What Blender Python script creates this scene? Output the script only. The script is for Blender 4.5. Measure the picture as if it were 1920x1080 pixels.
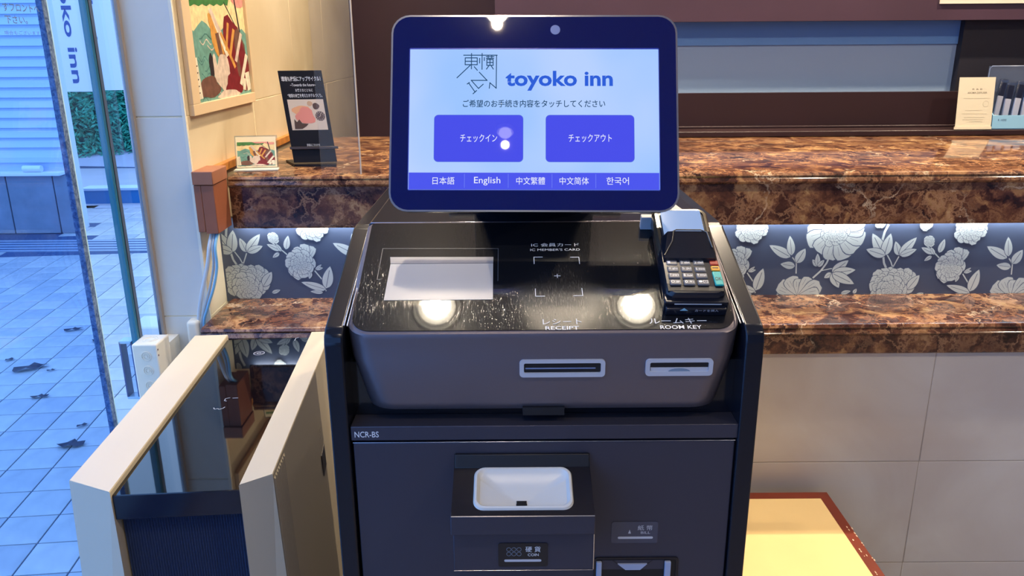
import bpy, math, random
from mathutils import Matrix, Vector
random.seed(7)
S = bpy.context.scene
COL = S.collection
for o in list(bpy.data.objects): bpy.data.objects.remove(o)

def lin(c):
    return c/12.92 if c <= .04045 else ((c+.055)/1.055)**2.4
def rgb(r, g, b, a=1):
    return (lin(r/255), lin(g/255), lin(b/255), a)

# ------------------------------------------------------------ camera
cd = bpy.data.cameras.new('camera'); cam = bpy.data.objects.new('camera', cd); COL.objects.link(cam)
cd.sensor_width = 36; cd.lens = 28.125; cd.clip_start = .02
cam.matrix_world = Matrix.Translation((0, 0, 1.45)) @ Matrix.Rotation(math.radians(90-17.3), 4, 'X') @ Matrix.Rotation(-.007, 4, 'Z')
S.camera = cam
# ------------------------------------------------------------ world, exposure
W = bpy.data.worlds.new('world'); S.world = W; W.use_nodes = True
bg = W.node_tree.nodes['Background']; bg.inputs[0].default_value = (.34, .57, 1.0, 1); bg.inputs[1].default_value = 2.9
S.view_settings.view_transform = 'Standard'; S.view_settings.look = 'None'
S.view_settings.exposure = 0; S.view_settings.gamma = 1; S.view_settings.use_curve_mapping = False
S.cycles.max_bounces = 8; S.cycles.transparent_max_bounces = 16
S.cycles.sample_clamp_indirect = 6
S.cycles.use_denoising = True
# x, y, beam watts, bulb radius, bulb radiance
LAMPS = [(-.241, 1.607, 21, .046, 60), (.398, 1.606, 21, .046, 60), (.151, 1.66, 7, .046, 32), (-.066, .225, 15, .034, 45), (-.060, -.37, 4, .024, 7), (1.25, 1.6, 30, .046, 60), (2.1, 1.6, 36, .046, 60),
         (-.30, 2.45, 80, .046, 60), (.75, 2.50, 90, .046, 60), (1.75, 2.50, 95, .046, 60), (-.35, 3.35, 26, .046, 60), (1.3, .18, 30, .046, 60), (2.6, .18, 30, .046, 60), (1.3, -1.8, 30, .046, 60), (-.06, -1.9, 30, .046, 60)]  # the back-room lamp is added, unseen, to brighten the far left wall
CEIL = 2.5
for x, y, w_, br, bs_ in LAMPS:
    l = bpy.data.lights.new('downlight_beam', 'SPOT'); l.energy = w_; l.color = (1, .80, .56)
    l.spot_size = math.radians(125); l.spot_blend = .6; l.shadow_soft_size = .014
    o = bpy.data.objects.new('downlight_beam', l); o.location = (x, y, CEIL-.07); COL.objects.link(o)
# daylight falls in through the glass front on the left: portal for sampling
pl = bpy.data.lights.new('glass_front_portal', 'AREA'); pl.shape = 'RECTANGLE'; pl.size = 6; pl.size_y = 2.5; pl.energy = 1
pl.cycles.is_portal = True
po = bpy.data.objects.new('glass_front_portal', pl); COL.objects.link(po)
po.matrix_world = Matrix.Translation((-.93, -1.1, 1.25)) @ Matrix.Rotation(math.radians(-90), 4, 'Y') @ Matrix.Rotation(math.radians(90), 4, 'Z')

# ------------------------------------------------------------ materials
MATS = {}
def nt(name):
    m = bpy.data.materials.new(name); m.use_nodes = True
    t = m.node_tree; return m, t, t.nodes['Principled BSDF']
def N(t, typ, **kw):
    n = t.nodes.new(typ)
    for k, v in kw.items(): setattr(n, k, v)
    return n
def mat(name, col, rough=.5, metal=0, spec=.5, bump=0, bscale=60, var=0, vscale=4, coat=0, emit=None, es=0, alpha=1):
    if name in MATS: return MATS[name]
    m, t, p = nt(name)
    p.inputs['Base Color'].default_value = col; p.inputs['Roughness'].default_value = rough
    p.inputs['Metallic'].default_value = metal; p.inputs['Specular IOR Level'].default_value = spec
    p.inputs['Coat Weight'].default_value = coat; p.inputs['Coat Roughness'].default_value = .05
    if emit: p.inputs['Emission Color'].default_value = emit; p.inputs['Emission Strength'].default_value = es
    tc = N(t, 'ShaderNodeTexCoord')
    if var:
        no = N(t, 'ShaderNodeTexNoise'); no.inputs['Scale'].default_value = vscale; no.inputs['Detail'].default_value = 6
        t.links.new(tc.outputs['Object'], no.inputs['Vector'])
        r = N(t, 'ShaderNodeValToRGB')
        r.color_ramp.elements[0].position = .3; r.color_ramp.elements[1].position = .7
        r.color_ramp.elements[0].color = tuple(c*(1-var) for c in col[:3])+(1,)
        r.color_ramp.elements[1].color = tuple(min(1, c*(1+var)) for c in col[:3])+(1,)
        t.links.new(no.outputs['Fac'], r.inputs[0]); t.links.new(r.outputs[0], p.inputs['Base Color'])
    if bump:
        nb = N(t, 'ShaderNodeTexNoise'); nb.inputs['Scale'].default_value = bscale; nb.inputs['Detail'].default_value = 4
        t.links.new(tc.outputs['Object'], nb.inputs['Vector'])
        b = N(t, 'ShaderNodeBump'); b.inputs['Strength'].default_value = bump; b.inputs['Distance'].default_value = .002
        t.links.new(nb.outputs['Fac'], b.inputs['Height']); t.links.new(b.outputs[0], p.inputs['Normal'])
    MATS[name] = m; return m
def emis(name, col, s):
    m, t, p = nt(name); t.nodes.remove(p)
    e = N(t, 'ShaderNodeEmission'); e.inputs[0].default_value = col; e.inputs[1].default_value = s
    t.links.new(e.outputs[0], t.nodes['Material Output'].inputs[0]); MATS[name] = m; return m
def glass(name, tint=(1, 1, 1, 1), refl=.08, rough=0, haze=0, hazecol=(1, 1, 1, 1)):
    m, t, p = nt(name); t.nodes.remove(p)
    tr = N(t, 'ShaderNodeBsdfTransparent'); tr.inputs[0].default_value = tint
    gl = N(t, 'ShaderNodeBsdfGlossy'); gl.inputs['Roughness'].default_value = rough
    fr = N(t, 'ShaderNodeLayerWeight'); fr.inputs[0].default_value = .5
    pw = N(t, 'ShaderNodeMath', operation='POWER'); pw.inputs[1].default_value = 5
    mu = N(t, 'ShaderNodeMath', operation='MULTIPLY_ADD'); mu.inputs[1].default_value = .5; mu.inputs[2].default_value = refl/2
    mu.use_clamp = True
    mx = N(t, 'ShaderNodeMixShader')
    t.links.new(fr.outputs['Facing'], pw.inputs[0]); t.links.new(pw.outputs[0], mu.inputs[0]); t.links.new(mu.outputs[0], mx.inputs[0])
    base = tr
    if haze:
        df = N(t, 'ShaderNodeBsdfDiffuse'); df.inputs[0].default_value = hazecol
        m2 = N(t, 'ShaderNodeMixShader'); m2.inputs[0].default_value = haze
        t.links.new(tr.outputs[0], m2.inputs[1]); t.links.new(df.outputs[0], m2.inputs[2]); base = m2
    t.links.new(base.outputs[0], mx.inputs[1]); t.links.new(gl.outputs[0], mx.inputs[2])
    t.links.new(mx.outputs[0], t.nodes['Material Output'].inputs[0]); MATS[name] = m; return m
def marble():
    m, t, p = nt('brown_marble')
    p.inputs['Roughness'].default_value = .09; p.inputs['Specular IOR Level'].default_value = .6
    tc = N(t, 'ShaderNodeTexCoord')
    n1 = N(t, 'ShaderNodeTexNoise'); n1.inputs['Scale'].default_value = 7; n1.inputs['Detail'].default_value = 8; n1.inputs['Roughness'].default_value = .65
    t.links.new(tc.outputs['Object'], n1.inputs['Vector'])
    ad = N(t, 'ShaderNodeVectorMath', operation='MULTIPLY_ADD'); ad.inputs[1].default_value = (.22, .22, .22)
    t.links.new(n1.outputs['Color'], ad.inputs[0]); t.links.new(tc.outputs['Object'], ad.inputs[2])
    v = N(t, 'ShaderNodeTexVoronoi', feature='DISTANCE_TO_EDGE'); v.inputs['Scale'].default_value = 24
    t.links.new(ad.outputs[0], v.inputs['Vector'])
    v2 = N(t, 'ShaderNodeTexVoronoi', feature='DISTANCE_TO_EDGE'); v2.inputs['Scale'].default_value = 4.2
    t.links.new(ad.outputs[0], v2.inputs['Vector'])
    n2 = N(t, 'ShaderNodeTexNoise'); n2.inputs['Scale'].default_value = 13; n2.inputs['Detail'].default_value = 9; n2.inputs['Distortion'].default_value = 1.2
    t.links.new(ad.outputs[0], n2.inputs['Vector'])
    r = N(t, 'ShaderNodeValToRGB'); e = r.color_ramp.elements
    e[0].position = .32; e[0].color = rgb(42, 24, 24); e[1].position = .80; e[1].color = rgb(200, 172, 134)
    for pos, c in ((.42, rgb(72, 44, 36)), (.52, rgb(104, 68, 50)), (.60, rgb(140, 102, 70)), (.69, rgb(174, 138, 96))):
        q = e.new(pos); q.color = c
    # angular fragments shift the tone
    vf = N(t, 'ShaderNodeTexVoronoi'); vf.inputs['Scale'].default_value = 22; t.links.new(ad.outputs[0], vf.inputs['Vector'])
    sp = N(t, 'ShaderNodeSeparateColor'); t.links.new(vf.outputs['Color'], sp.inputs[0])
    mf = N(t, 'ShaderNodeMath', operation='MULTIPLY_ADD'); mf.inputs[1].default_value = .10; mf.inputs[2].default_value = -.05
    t.links.new(sp.outputs[0], mf.inputs[0])
    af = N(t, 'ShaderNodeMath', operation='ADD'); t.links.new(mf.outputs[0], af.inputs[0]); t.links.new(n2.outputs['Fac'], af.inputs[1])
    def ramp(src, w, lo=1):
        q = N(t, 'ShaderNodeValToRGB'); q.color_ramp.elements[0].color = (lo, lo, lo, 1); q.color_ramp.elements[1].color = (0, 0, 0, 1)
        q.color_ramp.elements[1].position = w; t.links.new(src, q.inputs[0]); return q.outputs[0]
    n3 = N(t, 'ShaderNodeTexNoise'); n3.inputs['Scale'].default_value = 6; t.links.new(tc.outputs['Object'], n3.inputs['Vector'])
    q3 = N(t, 'ShaderNodeValToRGB'); q3.color_ramp.elements[0].position = .36; q3.color_ramp.elements[1].position = .56
    t.links.new(n3.outputs['Fac'], q3.inputs[0])
    t.links.new(af.outputs[0], r.inputs[0])
    a = ramp(v.outputs['Distance'], .11, .75)
    mm = N(t, 'ShaderNodeMath', operation='MULTIPLY'); t.links.new(a, mm.inputs[0]); t.links.new(q3.outputs[0], mm.inputs[1])
    m1 = N(t, 'ShaderNodeMix', data_type='RGBA'); t.links.new(mm.outputs[0], m1.inputs[0]); t.links.new(r.outputs[0], m1.inputs[6]); m1.inputs[7].default_value = rgb(168, 128, 96)
    n4 = N(t, 'ShaderNodeTexNoise'); n4.inputs['Scale'].default_value = 9; n4.inputs['Detail'].default_value = 3; t.links.new(tc.outputs['Object'], n4.inputs['Vector'])
    q4 = N(t, 'ShaderNodeValToRGB'); q4.color_ramp.elements[0].position = .5; q4.color_ramp.elements[1].position = .62; t.links.new(n4.outputs['Fac'], q4.inputs[0])
    v2m = N(t, 'ShaderNodeMath', operation='MULTIPLY'); t.links.new(ramp(v2.outputs['Distance'], .016, .75), v2m.inputs[0]); t.links.new(q4.outputs[0], v2m.inputs[1])
    m2 = N(t, 'ShaderNodeMix', data_type='RGBA'); t.links.new(v2m.outputs[0], m2.inputs[0]); t.links.new(m1.outputs[2], m2.inputs[6]); m2.inputs[7].default_value = rgb(222, 200, 170)
    t.links.new(m2.outputs[2], p.inputs['Base Color'])
    MATS['brown_marble'] = m; return m
def stone_tile(name, c1, c2, rough=.35, scale=3):
    m, t, p = nt(name); p.inputs['Roughness'].default_value = rough
    tc = N(t, 'ShaderNodeTexCoord'); n = N(t, 'ShaderNodeTexNoise'); n.inputs['Scale'].default_value = scale; n.inputs['Detail'].default_value = 8; n.inputs['Distortion'].default_value = .8
    t.links.new(tc.outputs['Object'], n.inputs['Vector'])
    r = N(t, 'ShaderNodeValToRGB'); r.color_ramp.elements[0].position = .35; r.color_ramp.elements[1].position = .68
    r.color_ramp.elements[0].color = c1; r.color_ramp.elements[1].color = c2
    t.links.new(n.outputs['Fac'], r.inputs[0]); t.links.new(r.outputs[0], p.inputs['Base Color'])
    MATS[name] = m; return m
def deck_glass_mat():
    # black glass with worn, finely scratched top coat
    m, t, p = nt('scratched_black_glass'); p.inputs['Base Color'].default_value = (.006, .007, .010, 1)
    p.inputs['Specular IOR Level'].default_value = .5
    tc = N(t, 'ShaderNodeTexCoord')
    sc = None
    for k in range(7):
        mp = N(t, 'ShaderNodeMapping'); mp.inputs['Rotation'].default_value = (0, 0, k*.449+.1); mp.inputs['Scale'].default_value = (1300, 62, 1); mp.inputs['Location'].default_value = (k*3.1, k*1.7, k)
        vo = N(t, 'ShaderNodeTexNoise'); vo.inputs['Scale'].default_value = 1; vo.inputs['Detail'].default_value = 1
        t.links.new(tc.outputs['Object'], mp.inputs[0]); t.links.new(mp.outputs[0], vo.inputs['Vector'])
        r = N(t, 'ShaderNodeValToRGB'); r.color_ramp.elements[0].position = .71; r.color_ramp.elements[1].position = .77
        t.links.new(vo.outputs['Fac'], r.inputs[0])
        if sc is None: sc = r.outputs[0]
        else:
            a = N(t, 'ShaderNodeMath', operation='MAXIMUM'); t.links.new(sc, a.inputs[0]); t.links.new(r.outputs[0], a.inputs[1]); sc = a.outputs[0]
    # rubbed patch where cards are laid
    def blob(cx, cy, rx, ry):
        mp = N(t, 'ShaderNodeMapping'); mp.vector_type = 'POINT'
        mp.inputs['Scale'].default_value = (1/rx, 1/ry, 0); mp.inputs['Location'].default_value = (-cx/rx, -cy/ry, 0)
        g = N(t, 'ShaderNodeTexGradient', gradient_type='SPHERICAL')
        t.links.new(tc.outputs['Object'], mp.inputs[0]); t.links.new(mp.outputs[0], g.inputs[0]); return g.outputs['Fac']
    b1 = blob(.0625, 1.022, .075, .11)
    ma = N(t, 'ShaderNodeMapRange'); ma.inputs['From Max'].default_value = .55; ma.inputs['To Min'].default_value = .03; ma.inputs['To Max'].default_value = .27
    t.links.new(b1, ma.inputs['Value'])
    mb = N(t, 'ShaderNodeMath', operation='MULTIPLY_ADD'); mb.inputs[1].default_value = .05
    t.links.new(sc, mb.inputs[0]); t.links.new(ma.outputs[0], mb.inputs[2]); t.links.new(mb.outputs[0], p.inputs['Roughness'])
    bp = N(t, 'ShaderNodeBump'); bp.inputs['Strength'].default_value = .35; bp.inputs['Distance'].default_value = .0001
    p.inputs['Coat Weight'].default_value = .07; p.inputs['Coat Roughness'].default_value = .30
    t.links.new(sc, bp.inputs['Height']); 
    t.links.new(bp.outputs[0], p.inputs['Normal'])
    MATS['scratched_black_glass'] = m; return m

M_marble = marble()
M_deck = deck_glass_mat()
M_black = mat('black_gloss', rgb(16, 20, 30), .12, 0, .6)
M_frame = mat('frame_black_metal', rgb(26, 30, 42), .22, .35)
M_housing = mat('charcoal_satin_metal', rgb(112, 105, 112), .38, .55, bump=.05, bscale=900)
M_door = mat('dark_slate_metal', rgb(66, 66, 80), .36, .45, bump=.05, bscale=900)
M_chrome = mat('bright_trim', rgb(200, 200, 208), .18, 1)
M_silver = mat('silver_plastic', rgb(196, 202, 214), .3, .25)
M_dark = mat('dark_recess', rgb(12, 13, 20), .5)
M_bezel = mat('black_glass_blue_reflection', rgb(2, 14, 84), .02, 0, .6)  # black glass; its blue daylight reflection is put into the base colour
M_white = mat('white_print', rgb(225, 228, 232), .5)
M_cream = mat('cream_plastic', rgb(212, 199, 174), .42)
M_ivory = mat('ivory_plastic', rgb(235, 230, 216), .4)
M_walltile = stone_tile('cream_wall_tile', rgb(232, 216, 184), rgb(214, 196, 160), .28, 3)
M_endtile = stone_tile('pale_pillar_tile', rgb(222, 222, 220), rgb(204, 206, 206), .32, 2)
M_lowtile = stone_tile('grey_cream_tile', rgb(206, 204, 202), rgb(190, 182, 178), .35, 2.5)
M_grout = mat('grout', rgb(236, 220, 182), .8)
M_grout2 = mat('grey_grout', rgb(170, 160, 150), .8)
M_darkwood = mat('dark_brown_panel', rgb(64, 44, 58), .45, var=.15, vscale=2)
M_darkwood2 = mat('dark_brown_shelf', rgb(40, 22, 26), .4, var=.1)
M_ceiling = mat('ceiling_paint', rgb(205, 200, 192), .9)
M_room = mat('room_paint', rgb(190, 190, 196), .9)
M_floor = mat('lobby_floor', rgb(150, 140, 128), .4, var=.1)
M_orange = mat('orange_wood', rgb(196, 128, 62), .4, var=.2, vscale=30)
M_brownblock = mat('brown_corner_wood', rgb(146, 86, 60), .5, var=.08, vscale=20)

# ------------------------------------------------------------ mesh helpers
def link(name, verts, faces, m, parent=None, smooth=False, M=None, kind=None, auto=None):
    me = bpy.data.meshes.new(name)
    if M is not None: verts = [M @ Vector(v) for v in verts]
    me.from_pydata([tuple(v) for v in verts], [], faces)
    ms = m if isinstance(m, (list, tuple)) else [m]
    for q in ms: me.materials.append(q)
    o = bpy.data.objects.new(name, me); COL.objects.link(o)
    if parent: o.parent = parent
    if smooth:
        for p in me.polygons: p.use_smooth = True
        if auto: me.set_sharp_from_angle(angle=math.radians(auto))
    if kind: o['kind'] = kind
    return o
import bmesh
def fin(bm, name, m, parent=None, M=None, smooth=False, kind=None, auto=35, only=None):
    if only is not None:
        for f in bm.faces: f.smooth = False
        for f in only: f.smooth = True
    bmesh.ops.recalc_face_normals(bm, faces=bm.faces)
    me = bpy.data.meshes.new(name); 
    if M is not None: bm.transform(M)
    bm.to_mesh(me); bm.free()
    for q in (m if isinstance(m, (list, tuple)) else [m]): me.materials.append(q)
    o = bpy.data.objects.new(name, me); COL.objects.link(o)
    if parent: o.parent = parent
    if smooth:
        for p in me.polygons: p.use_smooth = True
        me.set_sharp_from_angle(angle=math.radians(auto))
    if kind: o['kind'] = kind
    return o
def box(name, x0, x1, y0, y1, z0, z1, m, parent=None, bev=0, M=None, seg=2, kind=None):
    bm = bmesh.new(); bmesh.ops.create_cube(bm, size=1)
    for v in bm.verts:
        v.co = Vector(((x0+x1)/2+v.co.x*(x1-x0), (y0+y1)/2+v.co.y*(y1-y0), (z0+z1)/2+v.co.z*(z1-z0)))
    on = bmesh.ops.bevel(bm, geom=bm.edges[:], offset=bev, segments=seg, profile=.5, affect='EDGES')['faces'] if bev else None
    return fin(bm, name, m, parent, M, kind=kind, only=on)
def prism(name, pts, ax, lo, hi, m, parent=None, bev=0, M=None, seg=2, smooth=False, kind=None):
    """polygon pts extruded along axis ax (0: pts=(y,z), 1: pts=(x,z), 2: pts=(x,y))"""
    def P(a, b, c): return {0: (c, a, b), 1: (a, c, b), 2: (a, b, c)}[ax]
    bm = bmesh.new()
    A = [bm.verts.new(P(a, b, lo)) for a, b in pts]; B = [bm.verts.new(P(a, b, hi)) for a, b in pts]
    bm.faces.new(A); bm.faces.new(B)
    n = len(pts)
    for i in range(n): bm.faces.new([A[i], A[(i+1) % n], B[(i+1) % n], B[i]])
    on = bmesh.ops.bevel(bm, geom=bm.edges[:], offset=bev, segments=seg, profile=.5, affect='EDGES')['faces'] if bev else None
    return fin(bm, name, m, parent, M, smooth=smooth and not bev, kind=kind, only=on)
def rrect(x0, x1, y0, y1, r, n=6):
    out = []
    for cx, cy, a0 in ((x1-r, y1-r, 0), (x0+r, y1-r, 90), (x0+r, y0+r, 180), (x1-r, y0+r, 270)):
        for k in range(n+1):
            a = math.radians(a0+90*k/n); out.append((cx+r*math.cos(a), cy+r*math.sin(a)))
    return out
def loft(name, rings, m, parent=None, cap0=True, cap1=True, smooth=True, M=None, auto=35, kind=None):
    bm = bmesh.new(); R = [[bm.verts.new(p) for p in r] for r in rings]; n = len(R[0])
    for a, b in zip(R, R[1:]):
        for i in range(n): bm.faces.new([a[i], a[(i+1) % n], b[(i+1) % n], b[i]])
    if cap0: bm.faces.new(R[0])
    if cap1: bm.faces.new(R[-1])
    return fin(bm, name, m, parent, M, smooth=smooth, auto=auto, kind=kind)
def tube(name, pts, r, m, parent=None, n=8, closed=False, M=None):
    pts = [Vector(p) for p in pts]; rings = []
    for i, p in enumerate(pts):
        a = pts[i-1] if i or closed else p; b = pts[(i+1) % len(pts)] if i < len(pts)-1 or closed else p
        d = (b-a).normalized(); u = d.orthogonal().normalized() if not rings else (lastu - d*lastu.dot(d)).normalized()
        w = d.cross(u); lastu = u
        rings.append([p+u*r*math.cos(2*math.pi*k/n)+w*r*math.sin(2*math.pi*k/n) for k in range(n)])
    if closed: rings.append(rings[0][:])
    return loft(name, rings, m, parent, not closed, not closed, M=M, auto=60)
def disc(name, c, r, m, parent=None, M=None, n=28, h=.0004, ry=None):
    ry = ry or r
    pts = [(c[0]+r*math.cos(2*math.pi*k/n), c[1]+ry*math.sin(2*math.pi*k/n)) for k in range(n)]
    z = c[2] if len(c) > 2 else 0
    return prism(name, pts, 2, z, z+h, m, parent, M=M)
def ring(name, c, r0, r1, m, parent=None, M=None, n=28, h=.001, ry=1):
    z = c[2] if len(c) > 2 else 0
    P = lambda r, zz: [(c[0]+r*math.cos(2*math.pi*k/n), c[1]+ry*r*math.sin(2*math.pi*k/n), zz) for k in range(n)]
    return loft(name, [P(r0, z), P(r0, z+h), P(r1, z+h), P(r1, z), P(r0, z)], m, parent, False, False, M=M)
def frame_rr(name, outer, inner, z0, z1, m, parent=None, M=None):
    P = lambda q, z: [(a, b, z) for a, b in q]
    return loft(name, [P(outer, z0), P(outer, z1), P(inner, z1), P(inner, z0)], m, parent, False, False, smooth=True, M=M)
def strokes(name, segs, w, m, parent=None, M=None, z=0, h=.0003):
    """flat lettering made of straight strokes"""
    V, F = [], []
    for (x0, y0, x1, y1) in segs:
        dx, dy = x1-x0, y1-y0; L = math.hypot(dx, dy) or 1e-6; ux, uy = dx/L*w/2, dy/L*w/2; nx, ny = -uy, ux
        b = len(V)
        for zz in (z, z+h):
            V += [(x0-ux+nx, y0-uy+ny, zz), (x0-ux-nx, y0-uy-ny, zz), (x1+ux-nx, y1+uy-ny, zz), (x1+ux+nx, y1+uy+ny, zz)]
        F += [(b+4, b+5, b+6, b+7), (b, b+1, b+5, b+4), (b+1, b+2, b+6, b+5), (b+2, b+3, b+7, b+6), (b+3, b, b+4, b+7)]
    return link(name, V, F, m, parent, M=M)
def text(body, x0, x1, y0, y1, m, parent=None, M=None, z=0, bold=0, name='lettering', rot=0, h=.0002):
    cu = bpy.data.curves.new('t', 'FONT'); cu.body = body; cu.resolution_u = 3; cu.offset = bold
    to = bpy.data.objects.new('t', cu); COL.objects.link(to)
    dg = bpy.context.evaluated_depsgraph_get(); me = bpy.data.meshes.new_from_object(to.evaluated_get(dg))
    bpy.data.objects.remove(to); bpy.data.curves.remove(cu)
    vs = [v.co.copy() for v in me.vertices]
    if rot:
        R = Matrix.Rotation(rot, 3, 'Z'); vs = [R @ v for v in vs]
    ax, bx = min(v.x for v in vs), max(v.x for v in vs); ay, by = min(v.y for v in vs), max(v.y for v in vs)
    for v, c in zip(me.vertices, vs):
        q = Vector((x0+(c.x-ax)/(bx-ax)*(x1-x0), y0+(c.y-ay)/(by-ay)*(y1-y0), z+h)); v.co = M @ q if M is not None else q
    me.materials.clear(); me.materials.append(m)
    o = bpy.data.objects.new(name, me); COL.objects.link(o)
    if parent: o.parent = parent
    return o
def thing(name, label, cat, loc=(0, 0, 0), group=None):
    o = bpy.data.objects.new(name, None); o.empty_display_size = .05; COL.objects.link(o)
    o['label'] = label; o['category'] = cat
    if group: o['group'] = group
    ANCH.append((o, Vector(loc))); return o
ANCH = []   # at the end each Empty is moved to its thing's base, its parts staying where they are
def tag(o, label, cat, group=None):
    o['label'] = label; o['category'] = cat
    if group: o['group'] = group
    return o
def struct(name, loc=(0, 0, 0)):
    o = bpy.data.objects.new(name, None); COL.objects.link(o); o['kind'] = 'structure'; ANCH.append((o, Vector(loc))); return o
def basis(o, u, v, n):
    return Matrix(((u[0], v[0], n[0], o[0]), (u[1], v[1], n[1], o[1]), (u[2], v[2], n[2], o[2]), (0, 0, 0, 1)))

# ------------------------------------------------------------ room shell
box('floor', -.93, 4.5, -4, 3.95, -.05, 0, M_floor, kind='structure')
box('ceiling', -.93, 4.5, -4, 3.95, CEIL, CEIL+.1, M_ceiling, kind='structure')
box('wall_back', -.87, 4.5, 3.95, 4.05, 0, CEIL, M_darkwood, kind='structure')
box('wall_right', 4.5, 4.6, -4, 4.05, 0, CEIL, M_room, kind='structure')
box('wall_front', -.93, 4.6, -4.1, -4, 0, CEIL, M_room, kind='structure')
# left wall: core with cream tiles (room side), pale tiles on the end facing the camera
wl = struct('wall_left', (-.81, 2.9, 0))
box('wall_core', -.8635, -.7512, 1.8815, 3.95, 0, CEIL, M_grout, wl)
zs = [0, .311, .797, 1.2835, 1.77, 2.256, CEIL]
ys = [1.887, 2.385, 2.872, 3.36, 3.948]
for a, b in zip(zs, zs[1:]):
    box('end_tile', -.8700, -.7515, 1.88, 1.889, a+.001, b-.001, M_endtile, wl, bev=.0015, seg=1)
    for c, d in zip(ys, ys[1:]):
        box('wall_tile', -.76, -.75, c+.001, d-.001, a+.001, b-.001, M_walltile, wl, bev=.001, seg=1)
        box('wall_tile', -.872, -.862, c+.001, d-.001, a+.001, b-.001, M_endtile, wl, bev=.001, seg=1)
prism('corner_bead', [(-.7505, 1.8795), (-.7575, 1.8795), (-.7575, 1.887), (-.7505, 1.887)], 2, 0, CEIL, M_ivory, wl)
# door jamb between the pillar and the glass
jm = mat('brown_jamb', rgb(160, 148, 140), .5)
jb = struct('trim_1', (-.87, 1.87, 0))
box('jamb_strip', -.872, -.8645, 1.868, 1.886, 0, CEIL, jm, jb, bev=.001)
box('jamb_strip', -.880, -.873, 1.872, 1.886, 0, CEIL, M_chrome, jb)

# ------------------------------------------------------------ glass front (left of the camera)
M_glass = glass('clear_glass', (.97, .99, 1, 1), .05)
M_glass2 = glass('tinted_glass', (.72, .84, .97, 1), .07)
M_alu = mat('grey_aluminium', rgb(128, 140, 152), .35, .7)
M_teal = mat('teal_glass_edge', rgb(30, 110, 140), .15)
win = struct('window_1', (-.9, -.5, 0))
box('glass_pane', -.904, -.896, 1.81, 1.868, .04, CEIL, M_glass, win)
box('glass_pane', -.904, -.896, 1.642, 1.785, .04, CEIL, M_glass, win)
box('glass_edge', -.907, -.893, 1.786, 1.797, .04, CEIL, M_teal, win)
box('mullion', -.908, -.892, 1.799, 1.812, .0, CEIL, M_alu, win, bev=.001)
box('gasket', -.907, -.8925, 1.797, 1.799, .0, CEIL, M_dark, win)
box('glass_pane', -.904, -.896, -1.2, 1.621, .04, CEIL, M_glass2, win)
box('glass_pane', -.904, -.896, -3.95, -1.23, .04, CEIL, M_glass2, win)
box('mullion', -.92, -.88, -1.23, -1.20, 0, CEIL, M_alu, win)
speck = stone_tile('speckled_edge_film', rgb(50, 80, 124), rgb(122, 146, 182), .7, 120)
box('edge_film', -.906, -.894, 1.622, 1.638, .04, CEIL, speck, win)
box('glass_edge', -.906, -.894, 1.638, 1.642, .04, CEIL, mat('bright_glass_edge', rgb(190, 235, 250), .1), win)
box('bottom_rail', -.92, -.88, -3.95, 1.868, 0, .04, M_alu, win, bev=.002)
# notice lettering on the glass (seen from the room): u runs towards the back wall, v up
MG = basis((-.8955, 0, 0), (0, 1, 0), (0, 0, 1), (1, 0, 0))
M_frost = mat('grey_film_letters', rgb(96, 124, 160), .6)
text('すフロントへ', 1.497, 1.612, 1.503, 1.517, M_frost, win, MG, bold=.012)
text('下さい。', 1.497, 1.566, 1.482, 1.496, M_frost, win, MG, bold=.012)
text('場合もございます', 1.488, 1.600, 1.463, 1.470, M_frost, win, MG)

# ------------------------------------------------------------ counter, ledge
def marble_run(name, label, x0, x1, yf, yb, z0, z1, groove=False):
    c = thing(name, label, 'counter', ((x0+x1)/2, (yf+yb)/2, z0))
    t = z1
    prof = [(yb, z1), (yf+.012, z1), (yf+.005, z1-.002), (yf+.001, z1-.007), (yf+.003, z1-.012), (yf-.001, z1-.016), (yf-.004, z1-.021), (yf-.001, z1-.026), (yf+.003, z1-.028), (yf+.003, z0+.004), (yf+.006, z0)]+([(yf+.013, z0), (yf+.015, z0+.022), (yb, z0+.022)] if groove else [(yb, z0)])
    prism('marble_slab', prof, 0, x0, x1, M_marble, c, smooth=True)
    return c
marble_run('marble_counter', 'tall polished brown marble reception counter behind the kiosk', -.7, 4.4, 1.967, 2.80, .998, 1.130, True)
marble_run('marble_ledge', 'low brown marble bag ledge below the floral panel', -.735, 4.4, 1.77, 2.02, .727, .802)
# tiled front below the ledge
wb = struct('wall_counter', (1.8, 1.9, 0))
box('wall_core', -.75, 4.4, 1.7912, 2.01, 0, .727, M_grout2, wb)
for a, b in ((0, .130), (.130, .428), (.428, .727)):
    for c, d in ((-.75, -.179), (-.179, .421), (.421, 1.021), (1.021, 1.621), (1.621, 2.221), (2.221, 2.821), (2.821, 3.421), (3.421, 4.4)):
        box('wall_tile', c+.001, d-.001, 1.79, 1.8, a+.001, b-.001, M_lowtile, wb, bev=.001, seg=1)
# floral panel between ledge and counter
wc = struct('wall_center', (1.8, 2.05, .8))
m, t, p = nt('navy_wallpaper'); p.inputs['Roughness'].default_value = .38; p.inputs['Base Color'].default_value = rgb(72, 84, 108); p.inputs['Specular IOR Level'].default_value = .6
M_paper = m
box('wallpaper_panel', -.75, 4.4, 2.003, 2.02, .795, 1.0195, M_paper, wc)
M_petal = mat('silver_petal_print', rgb(196, 206, 204), .36, 0, .7)
M_line = mat('slate_outline_print', rgb(84, 98, 122), .5)
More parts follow.
